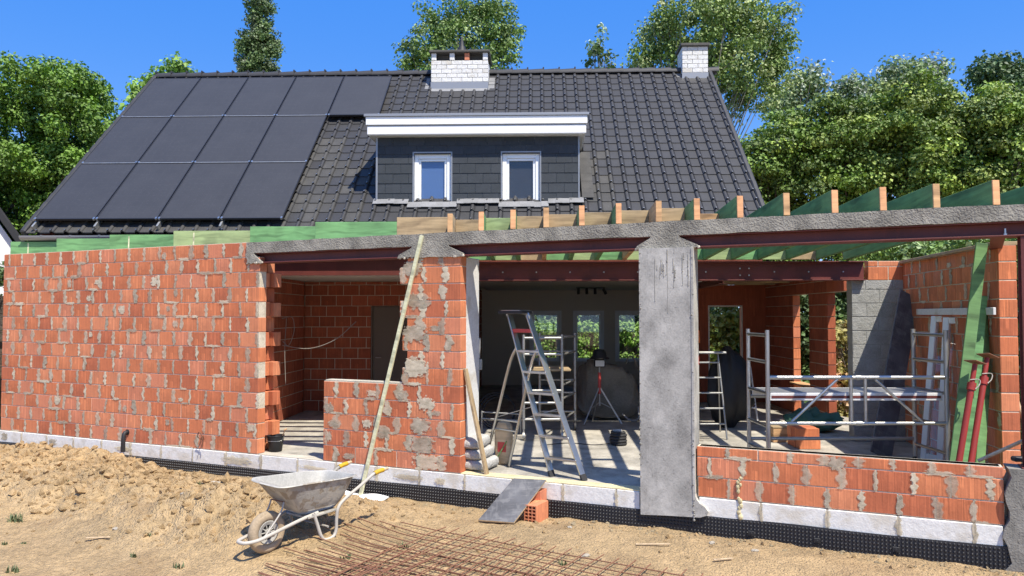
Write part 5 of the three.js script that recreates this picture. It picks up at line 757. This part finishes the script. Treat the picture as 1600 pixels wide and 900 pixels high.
  [[25, 818, .11, 46], [20, 893, .07, 30], [230, 850, .04, 26], [38, 848, .03, 24], [8, 850, .04, 24], [310, 782, .05, 20], [105, 783, .05, 20], [278, 886, .06, 22], [210, 872, .05, 16], [630, 862, .07, 22], [540, 880, .06, 20], [880, 886, .06, 20]].forEach(([px, py, s, n], i) => { const pt = onGround(px, py, 0), l = []; for (let k = 0; k < n; k++) { const b = blade(s * rr(.4, 1), s * rr(.1, .7)); b.rotateY(rr(0, 6.28)); b.translate(rr(-s, s) * .7, 0, rr(-s, s) * .4); l.push(b); } const o = mk('grass_tuft', merge(l), gm); o.position.set(pt.x, gh(pt.x, -pt.z) - .004, pt.z); tag(o, ['leafy weed tuft on flat soil at the left picture edge', 'dry weed tuft in the bottom left corner', 'small green tuft beside the pale splinter', 'flat green tuft below the leafy weed', 'green tuft cut by the left picture edge', 'small tuft on the clay heap near the wheelbarrow', 'small tuft at the left foot of the heap', 'thin tuft left of the mesh sheets', 'tiny tuft near the bottom edge', 'green tuft growing through the mesh', 'thin tuft between the mesh and the wheelbarrow', 'tuft growing through the right part of the mesh'][i], 'weed', 'weeds on the soil'); });
}
// ---------------------------------------------------------------- trees and hedges
const leafGeo = (() => { const g = new THREE.BufferGeometry(); g.setAttribute('position', new THREE.Float32BufferAttribute([0, 0, 0, .42, .45, .12, 0, 1, 0, 0, 0, 0, 0, 1, 0, -.42, .45, .12], 3)); g.setAttribute('uv', new THREE.Float32BufferAttribute([0, 0, 1, .5, 0, 1, 0, 0, 0, 1, 1, .5], 2)); g.computeVertexNormals(); return g; })();
const leafMats = {};
const leafMat = (c0, tr = .35) => { const c = [c0[0] * 1.9, c0[1] * 1.9, c0[2] * 1.5], k = c.join(); return leafMats[k] ??= new THREE.MeshPhysicalMaterial({ color: rgb(...c), roughness: .62, transmission: tr, thickness: 0, side: THREE.DoubleSide }); };
function limb(a, b, r0, r1, wob) { const m = a.clone().lerp(b, .5).add(V(rr(-wob, wob), rr(0, wob), rr(-wob, wob))), c = new THREE.QuadraticBezierCurve3(a, m, b), g = new THREE.TubeGeometry(c, 6, 1, 6), p = g.attributes.position; for (let i = 0; i <= 6; i++) { const q = c.getPoint(i / 6), r = r0 + (r1 - r0) * i / 6; for (let k = 0; k <= 6; k++) { const o = i * 7 + k; p.setXYZ(o, q.x + (p.getX(o) - q.x) * r, q.y + (p.getY(o) - q.y) * r, q.z + (p.getZ(o) - q.z) * r); } } g.computeVertexNormals(); return uvm(flat(g)); }
// crown made of leaf clumps; each ell = [dx, dy, dz, rx, ry, rz] around the tree's base
function foliage(parent, name, clumps, perClump, leaf, col, o = {}) {
  const { tint = .35, droop = .3, pale = 0, tr = .35, flatY = .8 } = o, n = clumps.length * perClump, im = new THREE.InstancedMesh(leafGeo, leafMat(col, tr), n), m = new THREE.Matrix4(), q = new THREE.Quaternion(), c = new THREE.Color(), e = new THREE.Euler(); let k = 0;
  for (const [x, y, z, r] of clumps) { const tone = rr(1 - tint, 1 + tint), pl = rnd() < pale ? rr(.6, 1) : 0; for (let i = 0; i < perClump; i++) {
    const d = V(rr(-1, 1), rr(-1, 1), rr(-1, 1)); if (d.lengthSq() > 1 || d.lengthSq() < .02) { d.normalize(); } const rad = Math.pow(rnd(), .45) * r; const dn = d.clone().normalize(), ps = V(x, y, z).add(V(dn.x * rad, dn.y * rad * flatY, dn.z * rad));
    const nrm = dn.clone().add(V(rr(-.8, .8), rr(-.3, .9), rr(-.8, .8))).normalize(), tip = V(rr(-1, 1), -droop * rr(0, 2), rr(-1, 1)).addScaledVector(dn, .7); tip.addScaledVector(nrm, -tip.dot(nrm)).normalize(); const sx = V(0, 0, 0).crossVectors(tip, nrm).normalize(), s = leaf * rr(.6, 1.25);
    m.makeBasis(sx.multiplyScalar(s), tip.multiplyScalar(s), nrm.multiplyScalar(s)); m.setPosition(ps); im.setMatrixAt(k, m); const t = tone * rr(.8, 1.2), pp = pl && rnd() < .75 ? pl : 0; c.setRGB(t * (1 + 1.8 * pp), t * (1 + 1.1 * pp), t * (1 + 4.2 * pp)); im.setColorAt(k, c); k++;
  } }
  im.name = name; im.userData.kind = 'stuff'; im.castShadow = im.receiveShadow = true; parent.add(im); return im;
}
function tree(name, label, base, ells, nClump, cr, perClump, leaf, col, o = {}) {
  const t = thing(name, label, 'tree', base, 0, o.group), cl = [], limbs = [], H = Math.max(...ells.map(e => e[1])); let tot = 0; const vol = ells.map(e => tot += e[3] * e[4] + .01);
  for (let i = 0; i < nClump; i++) { const u = rnd() * tot, e = ells[vol.findIndex(v => v >= u)], d = V(rr(-1, 1), rr(-1, 1), rr(-1, 1)).normalize(), k = Math.pow(rnd(), o.shell ?? .35); cl.push([e[0] + d.x * k * e[3], e[1] + d.y * k * e[4], e[2] + d.z * k * e[5], cr * rr(.6, 1.25)]); }
  const tr = o.trunk ?? .14, trunkTop = V(ells[0][0] * .6, H * (o.split ?? .75), ells[0][2] * .6); limbs.push(limb(V(0, -.1, 0), trunkTop, tr, tr * .45, .1));
  for (let i = 0; i < Math.min(nClump, o.limbs ?? 40); i++) { const c = cl[i], a = V(0, -.1, 0).lerp(trunkTop, rr(.45, 1)); limbs.push(limb(a, V(c[0], c[1], c[2]), tr * .28, .012, .25)); }
  mk('trunk', merge(limbs), o.bark ?? M.bark, t); foliage(t, 'crown', cl, perClump, leaf, col, o); return t;
}
const gb = (px, Z) => V((px - 800) / FPX * Z, 0, -Z), E = (px0, px, py, Z, rx, ry, rzM) => { const c = at(px, py, Z), b = gb(px0, Z), k = Z / FPX; return [c.x - b.x, c.y, 0, rx * k, ry * k, rzM ?? rx * k]; };
// left lime tree
tree('lime_tree', 'dense round bright green tree at the left beside the roof', gb(60, 21), [E(60, 70, 205, 21, 112, 118), E(60, 15, 260, 21, 90, 120), E(60, 120, 300, 21, 75, 110), E(60, 40, 380, 21, 120, 90), E(60, 100, 150, 21, 60, 55), E(60, 160, 240, 21, 32, 60)], 700, .38, 130, .10, [.074, .142, .010], { tint: .3, droop: .5, trunk: .2, shell: .3 });
tree('garden_tree', 'bright green tree top peeping over the roof beside the solar panels', gb(262, 30), [E(262, 240, 155, 30, 32, 42), E(262, 272, 132, 30, 26, 36)], 70, .45, 70, .2, [.11, .19, .03], { droop: .5 });
tree('columnar_poplar', 'slender dark columnar poplar rising behind the solar panels', gb(402, 40), [E(402, 400, 90, 40, 28, 60), E(402, 405, 25, 40, 21, 55), E(402, 409, -50, 40, 14, 50), E(402, 400, 160, 40, 30, 60), E(402, 424, 85, 40, 11, 40), E(402, 380, 90, 40, 11, 30)], 360, .36, 80, .13, [.06, .098, .03], { tint: .4, pale: .14, droop: .1, bark: M.barkPale });
tree('silver_poplar', 'airy poplar crown behind the broad chimney', gb(722, 36), [E(722, 690, 50, 36, 58, 60), E(722, 745, 20, 36, 60, 60), E(722, 785, 75, 36, 40, 45), E(722, 650, 90, 36, 36, 30), E(722, 720, 110, 36, 90, 60)], 340, .5, 60, .145, [.085, .14, .03], { pale: .15, droop: .8, tint: .3, bark: M.barkPale, shell: .55 });
tree('young_poplar', 'thin young poplar sprig standing alone above the ridge', gb(938, 36), [E(938, 938, 50, 36, 9, 22), E(938, 933, 85, 36, 15, 22), E(938, 955, 95, 36, 12, 18), E(938, 938, 130, 36, 22, 30)], 34, .34, 26, .2, [.09, .14, .055], { pale: .3, bark: M.barkPale, trunk: .06, split: .95 });
tree('tall_poplar', 'tall airy silver leaved poplar behind the narrow chimney', gb(1110, 32), [E(1110, 1030, 60, 32, 46, 55), E(1110, 1100, 20, 32, 75, 60), E(1110, 1180, 40, 32, 60, 60), E(1110, 1120, 95, 32, 80, 55), E(1110, 1170, 140, 32, 50, 45), E(1110, 1010, 95, 32, 30, 22), E(1110, 1215, 90, 32, 30, 60)], 460, .5, 66, .135, [.10, .15, .034], { pale: .22, droop: .8, bark: M.barkPale, shell: .55, tint: .25, limbs: 60 });
[[1232, 40, [[1232, 165, 34, 50], [1265, 130, 28, 34]], 'airy pale tree far behind the right end of the roof'], [1400, 42, [[1355, 150, 40, 40], [1410, 120, 45, 36], [1455, 125, 30, 38]], 'airy pale tree tops showing behind the maples'], [1335, 42, [[1325, 150, 16, 30]], 'small sprig top between the pale tree and the maples']].forEach(([px, Z, es, l]) => tree('distant_tree', l, gb(px, Z), es.map(([x, y, rx, ry]) => E(px, x, y, Z, rx, ry)), 90 * es.length, .6, 22, .22, [.10, .145, .065], { pale: .3, bark: M.barkPale, shell: .6 }));
tree('dark_tree', 'dark green tree top at the right picture edge', gb(1575, 34), [E(1575, 1545, 115, 34, 25, 32), E(1575, 1590, 110, 34, 34, 34), E(1575, 1570, 180, 34, 60, 60)], 150, .5, 55, .2, [.045, .085, .03], { tint: .25 });
// pale edged maples filling the right
[[1215, 19, [[1205, 260, 62, 70], [1240, 220, 55, 50], [1180, 300, 45, 70]], 'dark green maple standing directly behind the right roof edge', .12], [1330, 18.5, [[1320, 200, 62, 60], [1300, 270, 70, 80], [1370, 260, 60, 80]], 'pale edged maple, second from the roof', .5], [1440, 18, [[1425, 180, 62, 60], [1450, 260, 75, 80], [1490, 210, 50, 70]], 'pale edged maple, third from the roof', .55], [1560, 17.5, [[1545, 205, 60, 70], [1590, 190, 60, 70], [1570, 280, 90, 80], [1650, 240, 70, 90]], 'pale edged maple at the right picture edge', .55]].forEach(([px, Z, es, l, pale]) => tree('maple_tree', l, gb(px, Z), es.map(([x, y, rx, ry]) => E(px, x, y, Z, rx, ry, 1.0)).concat([E(px, px, 400, Z, 75, 90, 1.0)]), 340, .46, 160, .085, [.07, .12, .010], { pale: pale * .9, tint: .5, droop: .25, shell: .4, flatY: .42, group: 'maples along the right boundary' }));
function hedge(name, label, cat, pos, turn, w, h, d, nCl, cr, per, leaf, col, o = {}) { const t = thing(name, label, cat, pos, turn), cl = []; for (let i = 0; i < nCl; i++) { const f = rnd(); cl.push([rr(-w / 2, w / 2), f < .35 ? h + rr(-.12, .05) : rr(.1, h), f < .35 ? rr(-d / 2, d / 2) : (rnd() < .75 ? d / 2 : -d / 2) + rr(-.1, .1), cr * rr(.7, 1.2)]); } const st = []; for (let x = -w / 2 + .3; x < w / 2; x += .7) st.push(limb(V(x, -.05, 0), V(x + rr(-.1, .1), h * .8, 0), .035, .012, .1)); mk('stems', merge(st), M.bark, t); mk('twig_core', merge([...Array(Math.ceil(w / .5))].map((_, i) => limb(V(-w / 2 + i * .5, h * .1, -.1), V(-w / 2 + i * .5 + .2, h * .85, .15), d * .3, d * .2, .05))), M.bark, t); foliage(t, 'foliage', cl, per, leaf, col, o); return t; }
hedge('clipped_hedge', 'clipped green hedge across the garden seen through the rear windows', 'hedge', gb(930, 27), 0, 9, 1.75, 1.0, 420, .25, 46, .12, [.10, .17, .025], { tint: .3 });
[[845, 32, 60, .9], [925, 33, 60, 1], [990, 31, 55, .9], [1070, 33, 60, 1], [780, 33, 60, 1]].forEach(([px, Z, r], i) => tree('garden_tree', ['dark garden tree behind the hedge, in the left rear window', 'dark garden tree behind the hedge, in the middle rear window', 'dark garden tree behind the hedge, in the right rear window', 'dark garden tree behind the hedge, hidden by the column', 'dark garden tree behind the hedge at the partition wall'][i], gb(px, Z), [E(px, px, 455, Z, r, 55), E(px, px + 20, 400, Z, r, 60), E(px, px, 500, Z, r, 40)], 200, .5, 60, .22, [.035, .07, .015], { tint: .3, group: 'trees behind the garden hedge' }));
tree('laurel_bush', 'sunlit leafy bush seen through the rear door of the annex', gb(1130, 20), [E(1130, 1125, 545, 20, 50, 60), E(1130, 1140, 505, 20, 42, 40), E(1130, 1160, 580, 20, 40, 40)], 150, .28, 60, .14, [.10, .16, .035], { trunk: .05, droop: .6 });
tree('photinia_bush', 'reddish yellow bush outside the side opening of the annex', gb(1318, 14.4), [E(1318, 1318, 560, 14.4, 30, 60), E(1318, 1312, 620, 14.4, 34, 40)], 90, .16, 60, .085, [.19, .17, .06], { trunk: .03, pale: .3 });
tree('ivy_tree', 'dark leafy tree outside behind the annex openings', gb(1290, 17.5), [E(1290, 1270, 520, 17.5, 40, 90), E(1290, 1320, 470, 17.5, 50, 60), E(1290, 1245, 560, 17.5, 26, 70)], 130, .3, 60, .13, [.05, .095, .025], { trunk: .08 });
hedge('boundary_hedge', 'tall leafy boundary hedge glimpsed beyond the sunlit brick post', 'hedge', V(8.6, 0, -11.4), -1.25, 8, 3.4, 1.0, 420, .3, 46, .11, [.085, .145, .035], { tint: .3, pale: .2 });
hedge('side_hedge', 'narrow dark hedge at the left end of the brick wall', 'hedge', V(-9.7, 0, -13.4), .2, 1.6, 2.9, 1.2, 120, .26, 50, .08, [.05, .09, .025], { tint: .25 });
{ // neighbour's white gable
  const o = thing('neighbour_house', 'white gabled neighbour house cut by the left picture edge', 'house', at(0, 395, 19).setY(0), .60); const k = 19 / FPX, y = py => at(0, py, 19).y; const e = extrude([[-4, 0], [.42, 0], [.42, y(394)], [-.1, y(342)], [-4, y(342) + 1.6]], 6); e.translate(0, 0, -6); mk('wall', e, M.white, o); const a = V(.62, y(400), .12), b = V(-1.6, y(400) + 2.22 * (52 / 33), .12); mk('verge', bar(a, b, .14, .12), M.black, o); mk('roof', bar(a.clone().add(V(.03, .06, -.9)), b.clone().add(V(.03, .06, -.9)), 1.7, .1), M.tiles[0], o);
}
renderer.render(scene, camera);
